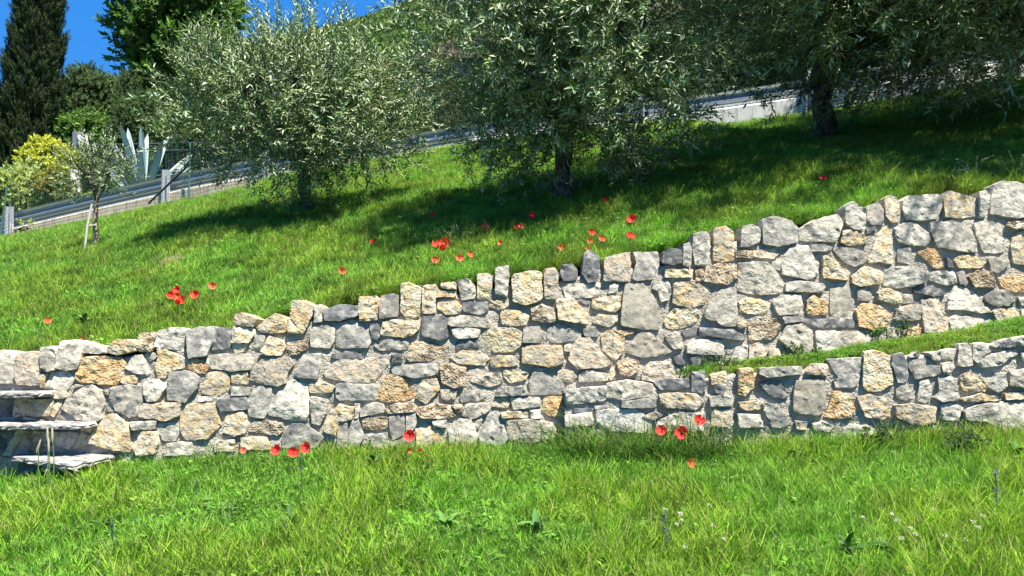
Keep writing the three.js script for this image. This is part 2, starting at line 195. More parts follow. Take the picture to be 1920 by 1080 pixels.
// ------------------------------------------------------------------ the walls: every stone laid one by one in mortar
// tone and outline of each stone; dark tones under the slab steps paint in shade
const MAIN_STONES = `
L -18,660 10,658 25,666 31,676 28,718 15,718 -18,715; P 38,665 62,660 80,661 80,720 60,722 36,720 30,695 32,675; L 82,651 102,650 110,658 108,692 95,696 82,691;
L 120,640 140,638 164,646 150,691 130,694 108,689; L 160,648 204,648 204,662 175,664 161,661; Y 212,644 222,637 245,636 255,640 258,658 222,666 206,660;
O 160,671 200,668 230,671 236,682 229,712 220,721 190,719 155,716 145,708 148,695; C 80,702 91,701 86,725 78,727; W 100,698 130,696 143,709 131,730 100,730 86,727;
P 90,733 126,731 128,744 118,748 86,741; C 66,749 102,748 104,755 96,778 75,780 51,778; C 105,755 119,752 118,760 105,780 98,778;
L 160,726 175,724 195,732 200,755 193,775 195,782 182,790 148,785 135,775 119,765 130,748; L 144,720 160,723 140,728; C 160,790 184,795 172,812 155,806;
P 196,730 212,728 208,740 198,739; L 210,751 221,774 200,769 200,764; C 205,778 220,776 235,790 231,842 218,842 166,828 185,802;
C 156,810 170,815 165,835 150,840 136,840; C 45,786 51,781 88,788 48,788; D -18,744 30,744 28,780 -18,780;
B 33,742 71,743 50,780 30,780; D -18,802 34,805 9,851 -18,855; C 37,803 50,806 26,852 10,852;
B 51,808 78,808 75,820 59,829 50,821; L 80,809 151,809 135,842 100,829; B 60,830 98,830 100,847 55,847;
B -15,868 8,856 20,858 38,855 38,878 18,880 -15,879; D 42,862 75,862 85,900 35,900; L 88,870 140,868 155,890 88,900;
L 165,865 200,864 208,880 170,882; B 263,625 290,624 291,643 287,659 263,660 259,646; L 302,620 327,614 355,618 351,641 344,653 327,656 292,650 295,635;
G 354,621 374,614 408,614 402,641 391,666 358,671 355,652; D 411,616 440,615 434,653 399,656; C 443,589 457,587 485,598 477,614 443,609;
C 440,611 477,616 479,626 469,643 437,643; Y 437,645 467,644 458,659 442,663; L 252,667 269,666 274,677 283,699 276,703 254,699 238,689;
L 272,664 288,661 297,668 284,677; Y 297,656 311,654 322,661 352,674 349,688 319,696 313,707 299,709 294,688 299,671; O 369,672 386,677 397,688 386,699 374,700 355,691 356,679;
L 391,667 424,663 466,664 477,677 472,692 436,696 399,691 391,679; Y 230,706 247,703 260,706 258,718 238,720 230,716; G 322,699 349,696 363,699 376,710 374,727 361,738 352,753 319,749 318,729;
W 274,716 299,711 316,724 305,741 297,752 280,752 274,738; C 394,699 424,696 431,710 429,732 411,742 380,738 386,718; Y 437,699 466,698 466,721 436,718;
L 434,725 474,727 469,741 436,741; W 372,743 408,743 402,752 373,753; D 409,749 463,745 465,767 419,771 408,757;
G 213,727 247,722 272,724 270,754 261,778 244,781 222,770 211,749; P 274,756 341,754 337,779 313,789 263,780 266,766; C 347,759 405,757 408,777 415,796 402,810 391,821 352,824 340,807 341,774;
L 248,791 297,788 292,804 252,806; L 299,793 336,792 337,810 330,825 311,827 298,810; C 269,809 297,809 301,827 294,849 261,854 251,838;
L 313,832 341,828 361,829 363,852 308,853; C 427,779 458,772 466,791 462,810 441,817 420,809; C 405,827 441,824 441,846 405,846;
C 454,820 501,819 509,842 455,842; C 230,791 245,793 247,846 230,846; Y 485,611 516,589 531,593 541,614 534,624 495,624 482,614;
Y 549,565 575,565 587,573 587,593 572,624 558,611 546,593; C 544,599 557,613 571,625 543,626 541,611; L 591,574 603,572 606,604 591,604;
D 608,581 640,572 673,574 672,592 640,602 610,602; L 479,629 500,629 495,647 488,657 473,654; Y 507,630 528,636 537,650 528,667 489,664;
B 541,642 577,638 580,653 560,664 535,669; L 589,611 615,610 629,617 627,641 620,653 584,650 583,635; G 632,607 660,600 690,606 696,640 690,652 632,652;
G 569,664 603,663 602,688 596,709 560,707 554,700; P 477,673 543,670 551,685 541,700 537,718 522,724 495,719 471,712 474,691; L 534,724 551,713 578,724 580,777 572,789 549,787 506,777 510,753;
G 485,725 510,727 507,765 498,783 469,780 466,744; C 581,721 608,715 629,725 626,734 605,737 583,736; L 584,743 617,750 611,777 602,796 587,792 583,768;
C 617,774 637,758 664,764 661,786 637,792 631,816 609,807; G 547,795 569,792 608,819 593,839 528,839 534,813; B 474,793 489,787 531,793 531,810 519,816 469,808;
C 675,558 707,556 710,587 708,600 677,602 673,580; G 715,555 737,551 748,555 748,593 712,597; Y 753,533 767,530 790,542 787,593 763,597 752,583;
C 793,537 817,535 818,550 817,587 792,588; C 827,531 853,529 855,543 827,541; Y 822,544 855,546 853,557 820,558;
L 857,528 876,523 891,535 891,560 866,563; C 822,568 853,563 867,577 862,588 837,590 822,580; C 720,603 750,599 787,602 787,617 773,628 760,633 715,628;
D 793,595 827,591 842,600 840,633 827,638 792,630; D 695,608 712,607 713,630 708,637 696,633; G 707,640 740,636 767,638 763,655 713,658 702,647;
B 773,643 800,640 840,650 853,643 847,663 837,677 773,678 765,672; P 609,700 628,680 640,675 685,675 725,665 729,682 713,700 702,717 655,716 640,713 615,708; D 624,664 650,659 682,661 680,673 640,673 626,672;
G 733,690 757,685 773,682 817,682 822,700 783,709 737,700; D 735,663 753,663 755,680 737,680; O 717,710 737,702 750,707 773,717 777,740 768,752 753,750 723,754 706,747;
C 793,713 820,710 825,730 800,757 780,745; B 825,685 847,682 873,690 870,723 853,727 830,718; G 632,722 640,718 707,722 706,750 640,750 632,745;
L 677,767 700,753 720,758 720,773 677,781; B 723,763 750,755 780,758 782,771 727,775; B 787,763 813,757 847,760 852,780 827,785 790,783 782,773;
G 730,781 758,777 761,812 737,825 731,800; G 763,778 780,775 783,793 772,810 763,810; G 732,828 753,822 763,822 760,840 737,843;
B 680,787 693,782 727,782 727,802 707,807 682,802; G 635,795 652,791 653,837 633,840; G 655,791 673,787 683,820 673,838 655,840;
L 695,817 727,810 727,837 703,840; C 780,803 800,793 827,810 843,830 790,840 783,837; W 810,788 837,787 837,800 817,800;
L 840,809 861,785 885,788 896,822 878,839 847,838; C 827,730 857,733 853,748 840,752 828,745; L 666,757 676,756 673,783 666,785;
Y 895,516 912,513 926,518 920,560 895,560; L 929,504 953,500 955,514 951,557 929,550; Y 960,518 994,509 1015,513 1016,562 987,572 963,566;
P 1020,506 1039,504 1047,513 1042,560 1021,560; D 1054,498 1073,495 1083,508 1081,525 1057,527 1050,511; D 869,567 914,567 916,583 898,591 869,584;
Y 917,564 953,561 954,574 936,582 918,576; L 842,596 871,591 912,598 920,603 917,614 847,612 842,607; W 849,617 871,614 900,618 896,632 861,636 849,627;
Y 941,583 977,581 991,593 987,610 953,612 939,605; B 996,576 1018,571 1039,579 1040,603 1021,607 997,600; C 1042,566 1064,559 1078,566 1103,590 1100,607 1074,605 1047,599;
D 855,639 895,637 898,653 855,655; Y 907,627 922,615 960,615 979,624 977,648 960,660 926,660 907,648; G 982,615 1011,612 1018,627 1013,643 980,643;
G 1025,612 1045,608 1073,612 1091,626 1084,638 1045,643 1026,638; C 980,652 991,648 1052,648 1056,679 1032,688 980,680; C 845,670 867,657 902,660 917,672 908,685 861,682;
C 920,672 936,666 972,668 970,685 920,689; P 881,704 891,687 908,699 938,699 943,716 919,726 883,715; C 946,694 974,692 991,701 987,711 956,718 944,706;
G 1001,691 1028,690 1056,720 1054,738 994,740 992,716; C 1047,693 1078,695 1081,706 1073,718 1043,712; G 867,735 898,730 910,740 908,750 867,754 862,747;
L 873,758 908,755 920,764 912,774 885,785 869,778; G 932,733 953,725 984,726 991,740 929,743; C 926,749 946,745 955,752 953,764 922,762;
L 958,746 1011,745 1013,762 991,764 963,768; O 1020,744 1052,743 1057,778 1035,781 1016,771; C 939,773 953,771 991,771 991,783 943,783;
W 993,771 1013,767 1015,783 995,784; G 914,778 932,771 953,819 943,834 902,833 900,817; P 951,790 991,786 1032,792 1042,804 1035,822 991,829 953,824;
L 888,788 905,785 898,805 890,804; B 847,759 867,758 868,774 854,771; D 1095,475 1108,470 1124,482 1124,511 1117,527 1102,530 1091,515;
P 1132,484 1180,474 1181,494 1179,528 1132,527; G 1187,474 1232,474 1235,498 1221,523 1194,527 1185,522 1192,494; D 1242,474 1259,465 1276,470 1276,494 1259,498 1239,494;
L 1054,534 1122,530 1132,540 1131,551 1105,559 1061,558; W 1143,534 1160,532 1156,547 1140,551; D 1081,563 1105,562 1105,570 1091,573;
C 1110,563 1143,555 1163,558 1162,578 1150,585 1110,578; C 1122,590 1158,592 1156,604 1139,614 1110,605; T 1172,534 1204,532 1218,549 1233,576 1233,617 1204,616 1163,609 1167,566;
L 1225,530 1252,527 1259,549 1252,563 1239,566 1232,549 1223,542; Y 1247,506 1297,506 1295,521 1245,521; G 1091,617 1115,612 1124,624 1119,631 1096,631;
O 1150,620 1184,618 1191,623 1170,630; P 1073,650 1085,635 1105,634 1126,660 1146,681 1129,689 1081,691 1066,672; C 1126,631 1139,620 1170,631 1167,662 1153,676 1129,657;
T 1177,652 1197,624 1218,625 1257,659 1242,665 1204,670 1175,662; L 1247,630 1267,622 1278,634 1278,653 1263,654 1252,643; B 1155,681 1177,671 1197,677 1196,696 1177,706 1163,701;
C 1139,695 1148,689 1155,700 1146,713 1139,706; P 1204,700 1218,679 1252,679 1276,696 1266,716 1232,716 1203,712; L 1085,700 1102,693 1136,700 1139,713 1085,716;
L 1057,647 1071,645 1069,659 1057,659; G 1280,458 1291,456 1296,469 1293,499 1278,499; L 1299,440 1323,436 1330,445 1327,480 1323,497 1301,497 1297,469;
C 1337,430 1360,425 1374,436 1374,488 1356,491 1336,488; L 1389,427 1408,422 1424,432 1423,454 1404,462 1386,464; G 1428,412 1450,408 1482,415 1494,432 1491,455 1457,463 1428,458;
B 1377,472 1409,470 1409,485 1377,484; C 1411,471 1452,466 1457,477 1448,486 1411,482; B 1321,506 1349,493 1378,497 1380,521 1360,535 1319,527;
B 1302,508 1318,503 1317,525 1302,529; C 1263,532 1304,527 1328,547 1319,571 1293,577 1261,569; L 1384,495 1437,493 1469,532 1467,549 1423,553 1384,547;
L 1447,491 1463,488 1460,508 1445,503; G 1319,588 1327,567 1341,556 1341,601 1330,601 1319,595; L 1342,554 1352,545 1378,540 1378,610 1356,612 1343,604;
Y 1386,566 1408,558 1437,566 1443,580 1430,591 1386,586; Y 1245,603 1260,580 1304,579 1310,595 1300,610 1263,617 1247,614; D 1278,620 1308,615 1309,630 1282,631;
D 1311,614 1371,618 1397,630 1389,638 1311,629; B 1402,610 1423,595 1456,599 1463,617 1445,636 1404,638; Y 1380,603 1397,599 1399,612 1382,616;
W 1287,647 1304,637 1352,637 1356,651 1352,666 1287,662; L 1365,682 1378,651 1400,647 1400,669 1378,686; P 1403,647 1423,642 1436,662 1426,675 1404,675;
D 1261,669 1276,664 1284,684 1267,682; D 1289,668 1315,670 1313,682 1299,686; L 1498,432 1523,414 1565,404 1577,416 1569,445 1561,455 1498,451;
L 1580,389 1594,380 1619,395 1617,430 1598,432 1582,420; G 1623,389 1644,380 1655,395 1652,422 1632,422 1623,412; C 1656,372 1668,367 1680,372 1686,400 1684,416 1668,418 1658,405;
D 1623,428 1638,425 1640,435 1623,439; C 1578,435 1594,432 1623,445 1621,458 1582,461 1573,455; C 1644,439 1661,425 1669,445 1671,494 1623,491;
G 1519,460 1540,458 1557,464 1555,472 1521,472; L 1465,487 1482,462 1515,462 1528,499 1530,516 1511,525 1465,514; G 1559,469 1578,462 1615,473 1621,493 1598,501 1578,490;
Y 1540,483 1552,480 1592,512 1584,526 1540,521; C 1596,516 1619,500 1652,512 1648,532 1611,538 1594,530; L 1471,532 1490,527 1540,532 1544,539 1538,549 1471,547;
L 1448,566 1465,552 1498,553 1502,570 1494,589 1457,591; O 1511,566 1523,554 1548,568 1549,589 1523,593 1511,587; T 1555,537 1565,530 1590,531 1594,566 1586,593 1555,589;
D 1502,598 1586,598 1602,602 1600,614 1511,614; G 1465,595 1498,592 1500,603 1469,607; G 1605,543 1623,541 1632,553 1628,566 1605,562;
Y 1642,549 1661,542 1688,549 1686,568 1673,572 1644,562; O 1602,582 1615,569 1648,574 1667,591 1661,612 1636,619 1607,612; L 1459,637 1473,612 1502,608 1519,620 1521,658 1490,662;
L 1527,621 1565,621 1584,662 1530,660; P 1568,622 1623,621 1636,641 1615,658 1586,658; C 1440,658 1457,653 1465,676 1440,680;
L 1689,378 1700,370 1753,366 1761,389 1751,411 1729,414 1700,413 1689,394; C 1764,373 1777,360 1791,364 1828,373 1830,405 1799,410 1767,408; L 1831,361 1842,360 1849,370 1847,400 1836,410 1832,408;
L 1861,349 1874,342 1901,342 1920,349 1939,351 1941,408 1901,409 1853,401 1855,378; L 1675,429 1694,419 1710,418 1737,437 1740,451 1732,462 1710,462 1683,455 1677,445; L 1741,419 1783,416 1815,429 1827,459 1826,474 1799,472 1756,464 1744,440;
L 1823,421 1842,415 1874,421 1881,472 1863,475 1842,474 1828,445; B 1886,417 1920,415 1941,416 1939,429 1901,431 1885,424; C 1896,443 1912,434 1941,437 1941,496 1898,494 1892,459;
G 1681,467 1705,466 1706,488 1702,495 1681,492; O 1724,471 1748,466 1759,480 1767,502 1753,505 1718,475; Y 1784,488 1799,480 1823,480 1846,491 1836,503 1796,503;
D 1771,484 1780,490 1785,502 1772,502; T 1849,485 1885,482 1889,499 1866,513 1855,505; L 1658,502 1705,501 1721,513 1733,529 1708,537 1681,541 1655,534;
L 1734,513 1759,508 1785,510 1791,531 1772,535 1741,527; G 1789,513 1802,509 1811,529 1807,537 1796,531; B 1812,519 1828,509 1855,509 1863,539 1823,539;
O 1869,521 1901,516 1941,515 1941,546 1901,548 1877,539; D 1712,538 1732,535 1759,542 1769,552 1748,556 1710,549; L 1773,572 1788,537 1820,545 1842,572 1857,585 1836,587 1804,580 1775,581;
G 1843,558 1858,544 1885,545 1902,561 1885,573 1863,576 1846,566; L 1905,558 1928,556 1939,558 1939,573 1912,573; P 1678,580 1697,573 1724,572 1723,599 1702,601 1673,600;
P 1725,564 1756,558 1759,577 1775,596 1772,623 1730,623 1727,588; W 1775,599 1788,591 1842,599 1831,620 1783,621; C 1858,582 1898,577 1912,593 1893,615 1869,609;
C 1912,580 1939,577 1939,604 1914,599; L 1689,553 1710,553 1708,569 1690,569; P 1662,616 1676,614 1680,632 1662,638;
O 1686,632 1705,612 1724,616 1722,634 1696,639`;
const LOWER_STONES = `
L 1061,731 1136,724 1136,751 1064,758; L 1139,719 1177,712 1225,721 1225,741 1167,750 1138,744; G 1167,753 1228,745 1230,763 1191,765 1167,763;
D 1226,717 1245,710 1291,710 1291,725 1263,731 1237,729; C 1237,741 1252,736 1304,738 1319,754 1304,767 1252,764 1239,756; W 1061,778 1108,773 1112,796 1061,799;
W 1119,769 1191,767 1221,789 1218,811 1143,807 1120,789; D 1076,765 1110,765 1108,772 1078,773; G 1115,761 1139,759 1139,765 1117,767;
C 1204,780 1228,771 1242,778 1225,787; W 1232,789 1276,769 1280,802 1232,813; D 1297,699 1321,697 1321,738 1296,734;
Y 1332,703 1360,696 1363,720 1334,720; D 1337,722 1361,722 1356,738 1341,737; O 1384,693 1411,691 1412,725 1395,741 1383,738;
L 1330,743 1352,740 1376,747 1371,760 1332,762; P 1336,767 1369,767 1365,799 1332,799; G 1425,690 1500,687 1500,701 1437,707 1423,701;
P 1510,697 1523,682 1549,683 1553,699 1545,704 1513,701; G 1552,675 1615,671 1615,687 1606,722 1590,726 1566,726 1562,712 1572,708 1562,695; D 1423,716 1458,712 1470,730 1477,744 1466,747 1449,744 1435,734 1429,726;
T 1492,714 1539,711 1545,722 1544,767 1535,777 1490,774 1486,763 1488,732; O 1560,735 1578,735 1596,746 1601,767 1594,779 1578,784 1543,781 1553,763; C 1384,754 1407,751 1429,753 1432,761 1415,769 1390,767;
G 1434,754 1456,761 1468,779 1480,793 1464,801 1447,799 1439,783 1431,771; C 1490,789 1513,791 1511,805 1492,803; L 1523,794 1539,790 1562,798 1553,809 1525,807;
W 1262,771 1321,775 1319,807 1262,807; W 1382,775 1423,777 1429,799 1386,801; Y 1619,661 1638,658 1669,669 1672,720 1664,722 1650,732 1628,732 1616,724 1617,688;
D 1670,667 1691,662 1700,684 1700,712 1693,718 1681,717 1676,696 1670,684; G 1705,673 1737,672 1763,688 1763,700 1737,706 1715,710 1703,691; L 1679,730 1688,724 1711,720 1711,746 1696,750 1680,744;
L 1722,715 1739,713 1744,724 1743,749 1732,755 1717,749; L 1756,710 1777,707 1787,717 1797,749 1765,752 1747,744 1758,734; L 1763,682 1782,678 1786,688 1777,703 1765,698;
G 1700,667 1717,660 1724,669 1700,670; L 1734,661 1758,658 1759,674 1746,675; L 1763,658 1792,653 1793,664 1785,673 1762,673;
L 1795,647 1811,643 1818,652 1821,684 1811,688 1792,684 1794,664; L 1821,645 1840,643 1855,659 1845,663 1830,681 1821,672; G 1857,647 1881,636 1927,629 1936,647 1905,650 1864,652;
L 1847,665 1900,655 1907,664 1891,670 1871,686 1840,688 1829,681; Y 1799,703 1818,698 1847,717 1845,734 1806,732 1798,724; L 1864,701 1881,698 1883,724 1867,734 1848,727;
L 1891,696 1927,689 1936,724 1917,727 1889,722; L 1910,662 1929,659 1936,676 1917,679; C 1606,744 1628,739 1659,746 1667,782 1650,785 1621,781;
C 1676,759 1715,757 1753,763 1749,792 1715,797 1681,782; L 1761,760 1780,755 1804,763 1792,787 1763,787; C 1802,746 1835,738 1874,744 1864,751 1804,752;
C 1881,737 1917,735 1936,746 1883,749; L 1806,770 1823,761 1857,754 1929,756 1939,811 1888,809 1845,789 1811,787; W 1580,795 1623,797 1640,806 1640,823 1580,823`;
function stoneGeometry(pts, depth, proud, r) {
  // chip the corners, roughen the edges
  let p = [];
  pts = pts.map(([x, y]) => [x * 1.055, y * 1.06]);
  pts.forEach((a, i) => { const b = pts[(i + 1) % pts.length], c = 0.03 + 0.06 * r(), e = 0.03 + 0.06 * r(); p.push([lerp(a[0], b[0], c), lerp(a[1], b[1], c)], [lerp(a[0], b[0], 1 - e), lerp(a[1], b[1], 1 - e)]); });
  const out = [], ph = r() * 100;
  p.forEach((a, i) => { const b = p[(i + 1) % p.length], L = Math.hypot(b[0] - a[0], b[1] - a[1]), n = Math.max(1, Math.round(L / 0.022)); for (let k = 0; k < n; k++) out.push([lerp(a[0], b[0], k / n), lerp(a[1], b[1], k / n)]); });
  const N = out.length, size = Math.sqrt(out.reduce((s, a, i) => { const b = out[(i + 1) % N]; return s + a[0] * b[1] - b[0] * a[1]; }, 0) / -2 || 0.02) || 0.12;
  out.forEach((q) => { const l = Math.hypot(q[0], q[1]) || 1, w = 1 + (SN.noise(q[0] * 16 + ph, q[1] * 16) * 0.004 + SN.noise(q[0] * 45, q[1] * 45 + ph) * 0.0022) / l; q[0] *= w; q[1] *= w; });
  const steep = r() < 0.3 ? 0.36 : 0.15, facets = [0, 1, 2].map(() => [0.003 + r() * 0.01, (r() - 0.5) * steep, (r() - 0.55) * steep]);
  const craggy = 0.6 + r() * 0.9, strata = r() < 0.35 ? r() * 3.1 : null;
  const relief = (x, y) => {
    let z = Infinity; for (const f of facets) z = Math.min(z, f[0] + f[1] * x + f[2] * y);
    z += (SN.noise(x * 22 + ph, y * 22) * 0.0042 + SN.noise(x * 60, y * 60 + ph) * 0.0018) * craggy;
    if (strata !== null) { const s = (x * Math.cos(strata) + y * Math.sin(strata)) * 32 + 1.2 * SN.noise(x * 9, y * 9 + ph); z += 0.004 * (s - Math.floor(s) - 0.5); }
    return clamp(z, -0.6 * proud, 0.02);
  };
  const rings = [[0.9, -depth, 0], [1.0, -0.03, 0], [1.0, proud * 0.6, 0.5], [0.975, proud * 0.97, 0.95]];
  const pos = [], uv = [], col = [], idx = [], ou = r() * 9, ov = r() * 9, rot = (r() - 0.5) * 1.2, tint = 0.84 + r() * 0.3, warm = (r() - 0.5) * 0.05;
  const put = (x, y, z) => { pos.push(x, y, z); const X = x + (z < 0 ? z * 0.5 : 0); uv.push(ou + X * Math.cos(rot) - y * Math.sin(rot), ov + X * Math.sin(rot) + y * Math.cos(rot)); col.push(tint * (1 + warm), tint, tint * (1 - warm)); };
  for (const [s, z, k] of rings) for (const q of out) { const x = q[0] * s, y = q[1] * s; put(x, y, z + k * relief(x, y)); }
  for (let a = 0; a < rings.length - 1; a++) for (let i = 0; i < N; i++) { const j = (i + 1) % N, o = a * N; idx.push(o + i, o + N + i, o + j, o + j, o + N + i, o + N + j); }
  // the broken face: points strewn over it, joined as triangles
  const rim = out.map((q) => [q[0] * 0.975, q[1] * 0.975]), face = rim.slice(), xs = rim.map((q) => q[0]), ys = rim.map((q) => q[1]), st = Math.max(0.017, size / 9);
  const inside = (x, y) => { let c = false; for (let i = 0, j = N - 1; i < N; j = i++) { const [a, b] = rim[i], [e, f] = rim[j]; if ((b > y) !== (f > y) && x < (e - a) * (y - b) / (f - b) + a) c = !c; } return c; };
  for (let y = Math.min(...ys) + st / 2; y < Math.max(...ys); y += st * 0.87) for (let x = Math.min(...xs) + (Math.round(y / st) % 2 ? 0 : st / 2); x < Math.max(...xs); x += st) {
    const X = x + (r() - 0.5) * st * 0.7, Y = y + (r() - 0.5) * st * 0.7;
    if (inside(X, Y) && rim.every((q) => (q[0] - X) ** 2 + (q[1] - Y) ** 2 > (st * 0.55) ** 2)) face.push([X, Y]);
  }
  const first = (rings.length - 1) * N;
  for (let i = N; i < face.length; i++) put(face[i][0], face[i][1], proud + relief(face[i][0], face[i][1]));
  for (const [a, b, c] of delaunay(face)) { const A = face[a], B = face[b], C = face[c]; if (inside((A[0] + B[0] + C[0]) / 3, (A[1] + B[1] + C[1]) / 3)) idx.push(first + a, first + b, first + c); }
  return toCreasedNormals(buildGeo(pos, idx, uv, col), 0.7);
}
function delaunay(P) {                                     // Bowyer and Watson; counter-clockwise triangles of point numbers
  const n = P.length, Q = P.concat([[-9, -9], [9, -9], [0, 9]]);
  const make = (a, b, c) => {
    const [ax, ay] = Q[a], [bx, by] = Q[b], [cx, cy] = Q[c], d = 2 * (ax * (by - cy) + bx * (cy - ay) + cx * (ay - by)), A = ax * ax + ay * ay, B = bx * bx + by * by, C = cx * cx + cy * cy;
    const x = (A * (by - cy) + B * (cy - ay) + C * (ay - by)) / d, y = (A * (cx - bx) + B * (ax - cx) + C * (bx - ax)) / d;
    return { v: d > 0 ? [a, b, c] : [a, c, b], x, y, q: (ax - x) ** 2 + (ay - y) ** 2 };
  };
  let T = [make(n, n + 1, n + 2)];
  for (let i = 0; i < n; i++) {
    const [x, y] = Q[i], edges = new Map(), keep = [];
    for (const t of T) { if ((x - t.x) ** 2 + (y - t.y) ** 2 < t.q) for (let k = 0; k < 3; k++) { const a = t.v[k], b = t.v[(k + 1) % 3], key = a < b ? a * 4096 + b : b * 4096 + a; edges.set(key, edges.has(key) ? null : [a, b]); } else keep.push(t); }
    for (const e of edges.values()) if (e) keep.push(make(e[0], e[1], i));
    T = keep;
  }
  return T.map((t) => t.v).filter((v) => v.every((k) => k < n));
}
function layStones(text, pl, parent, seed, deepAbove) {
  const r = rng(seed), origin = parent.position;
  const basis = new THREE.Matrix4().makeBasis(pl.u, pl.v, pl.n);
  for (const line of text.split(';')) {
    const w = line.trim().split(/\s+/), tone = w.shift();
    const px = w.map((s) => s.split(',').map(Number));
    const P = px.map(([x, y]) => onPlane(x, y, pl));
    const c = P.reduce((a, b) => a.add(b), V()).multiplyScalar(1 / P.length);
    let flat = P.map((q) => { const d = V().subVectors(q, c); return [d.dot(pl.u), d.dot(pl.v)]; });
    let area = 0; flat.forEach((a, i) => { const b = flat[(i + 1) % flat.length]; area += a[0] * b[1] - b[0] * a[1]; });
    if (area > 0) flat.reverse();
    const cx = px.reduce((s, q) => s + q[0], 0) / px.length, top = Math.min(...px.map((q) => q[1]));
    const crest = deepAbove && top < tableC(TOPLINE, cx) + 16;
    const small = Math.sqrt(Math.abs(area) / 2) < 0.07;
    const g = stoneGeometry(flat, crest ? 0.27 : 0.1, (small ? 0.008 : 0.011) + r() * (crest ? 0.024 : 0.019), r);
    g.applyMatrix4(basis);
    const m = part(numbered(crest ? 'coping_stone' : 'stone'), g, stoneMat[tone], parent);
    m.position.copy(c).sub(origin);
  }
}
function mortarBody(pl, x0, x1, topPx, basePx, thick, origin) {      // rough mortar core with a face, a top and a back
  const pos = [], idx = [], uv = [], rows = 46, cols = Math.round((x1 - x0) / 9), K = rows + 3;
  for (let i = 0; i <= cols; i++) {
    const x = lerp(x0, x1, i / cols), a = onPlane(x, basePx(x), pl), b = onPlane(x, topPx(x), pl);
    const put = (p) => { pos.push(p.x - origin.x, p.y - origin.y, p.z - origin.z); };
    for (let j = 0; j <= rows; j++) {
      const p = V().lerpVectors(a, b, j / rows), h = SN.noise(p.x * 9, p.y * 9) * 0.007 + SN.noise(p.x * 30, p.y * 30) * 0.004;
      put(p.addScaledVector(pl.n, h + 0.004)); uv.push(p.x, p.y);
    }
    const t = b.clone(); put(t.add(V(0, 0.012 * SN.noise(x * 0.05, 3), -thick))); uv.push(b.x, b.y + thick);
    const u = a.clone(); put(u.add(V(0, 0, -thick))); uv.push(a.x, b.y + thick + 1);
  }
  for (let i = 0; i < cols; i++) for (let j = 0; j < K - 1; j++) { const o = i * K + j, n = o + K; idx.push(o, n, o + 1, n, n + 1, o + 1); }
  for (const i of [0, cols]) for (let j = 0; j < rows; j++) { const o = i * K; if (i) idx.push(o + j, o + K - 1, o + j + 1); else idx.push(o + j, o + j + 1, o + K - 1); }
  return buildGeo(pos, idx, uv);
}
const mainWall = thing('stone_wall', 'long retaining wall of grey, cream and ochre fieldstones set in pale mortar, stepping up the slope', 'stone wall', at(960, 900, 4.6), null);
part('mortar', mortarBody(MAIN, -520, 2520, (x) => tableC(TOPLINE, x) + 26, () => 960, 0.26, mainWall.position), mortarMat, mainWall);
layStones(MAIN_STONES, MAIN, mainWall, 5, true);  // among these, the slanted cream sliver under the middle slab is painted sunlight
const LOWTOP = [[1043, 733], [1225, 722], [1300, 708], [1400, 696], [1520, 690], [1610, 668], [1720, 662], [1800, 655], [1850, 641], [1920, 632], [2080, 612], [2520, 545]];
const lowWall = thing('low_stone_wall', 'low front wall of grey fieldstones along the right, carrying a grassy ledge', 'low wall', at(1480, 900, 4.4), null);
part('mortar', mortarBody(LOW, 1058, 2520, (x) => tableC(LOWTOP, x) + 5, () => 950, 0.12, lowWall.position), mortarMat, lowWall);
layStones(LOWER_STONES, LOW, lowWall, 9, false);

// the walls run on past the edges of the view
function runOn(pl, parent, x0, x1, topPx, botPx, seed) {
  const r = rng(seed), rows = [];
  for (let x = x0; x < x1;) {                               // columns of two or three stones side by side, course on course
    const w = 70 + 60 * r(); let y = topPx(x + w / 2) - 4 - 8 * r();
    while (y < botPx) {
      const h = 34 + 40 * r(), n = r() < 0.45 ? 1 : 2; let a = x;
      for (let k = 0; k < n; k++) { const b = k === n - 1 ? x + w : a + w * (0.35 + 0.3 * r()), j = () => (r() - 0.5) * 9; rows.push('LLGCLWPYBG'[Math.floor(r() * 10)] + ' ' + [[a + 4, y + 3], [(a + b) / 2, y], [b - 4, y + 4], [b - 3, y + h - 6], [(a + b) / 2, y + h - 2], [a + 3, y + h - 7]].map(([px, py]) => (px + j()).toFixed(0) + ',' + (py + j()).toFixed(0)).join(' ')); a = b; }
      y += h;
    }
    x += w;
  }
  layStones(rows.join(';'), pl, parent, seed + 1, pl === MAIN);
}
runOn(MAIN, mainWall, 1940, 2500, (x) => tableC(TOPLINE, x), 640, 71);
runOn(MAIN, mainWall, -500, -24, (x) => tableC(TOPLINE, x), 900, 72);
runOn(LOW, lowWall, 1938, 2500, (x) => tableC(LOWTOP, x), 830, 73);

// the earth of the ledge between the low wall and the main wall
const LEDGE = [[1040, 729], [1225, 712], [1290, 700], [1340, 692], [1450, 682], [1560, 670], [1650, 652], [1760, 634], [1850, 617], [1920, 602], [2080, 575], [2520, 490]];
function ledgePoint(x, s) { const a = onPlane(x, tableC(LOWTOP, x) + 4, LOW).addScaledVector(LOW.n, -0.05), b = onPlane(x, tableC(LEDGE, x), MAIN); return V().lerpVectors(a, b, s).add(V(0, 0.03 * Math.sin(s * 3.1), 0)); }
{
  const pos = [], idx = [], uv = [], col = [];
  for (let i = 0; i <= 100; i++) for (let j = 0; j <= 8; j++) { const p = ledgePoint(lerp(1284, 2520, i / 100), j / 8 * 1.05); pos.push(p.x, p.y, p.z); uv.push(p.x, p.z * 2); col.push(1, 1, 1); }
  for (let i = 0; i < 100; i++) for (let j = 0; j < 8; j++) { const o = i * 9 + j, u = o + 9; idx.push(o, u, o + 1, u, u + 1, o + 1); }
  structure('ledge_ground', buildGeo(pos, idx, uv, col), soilMat);
}

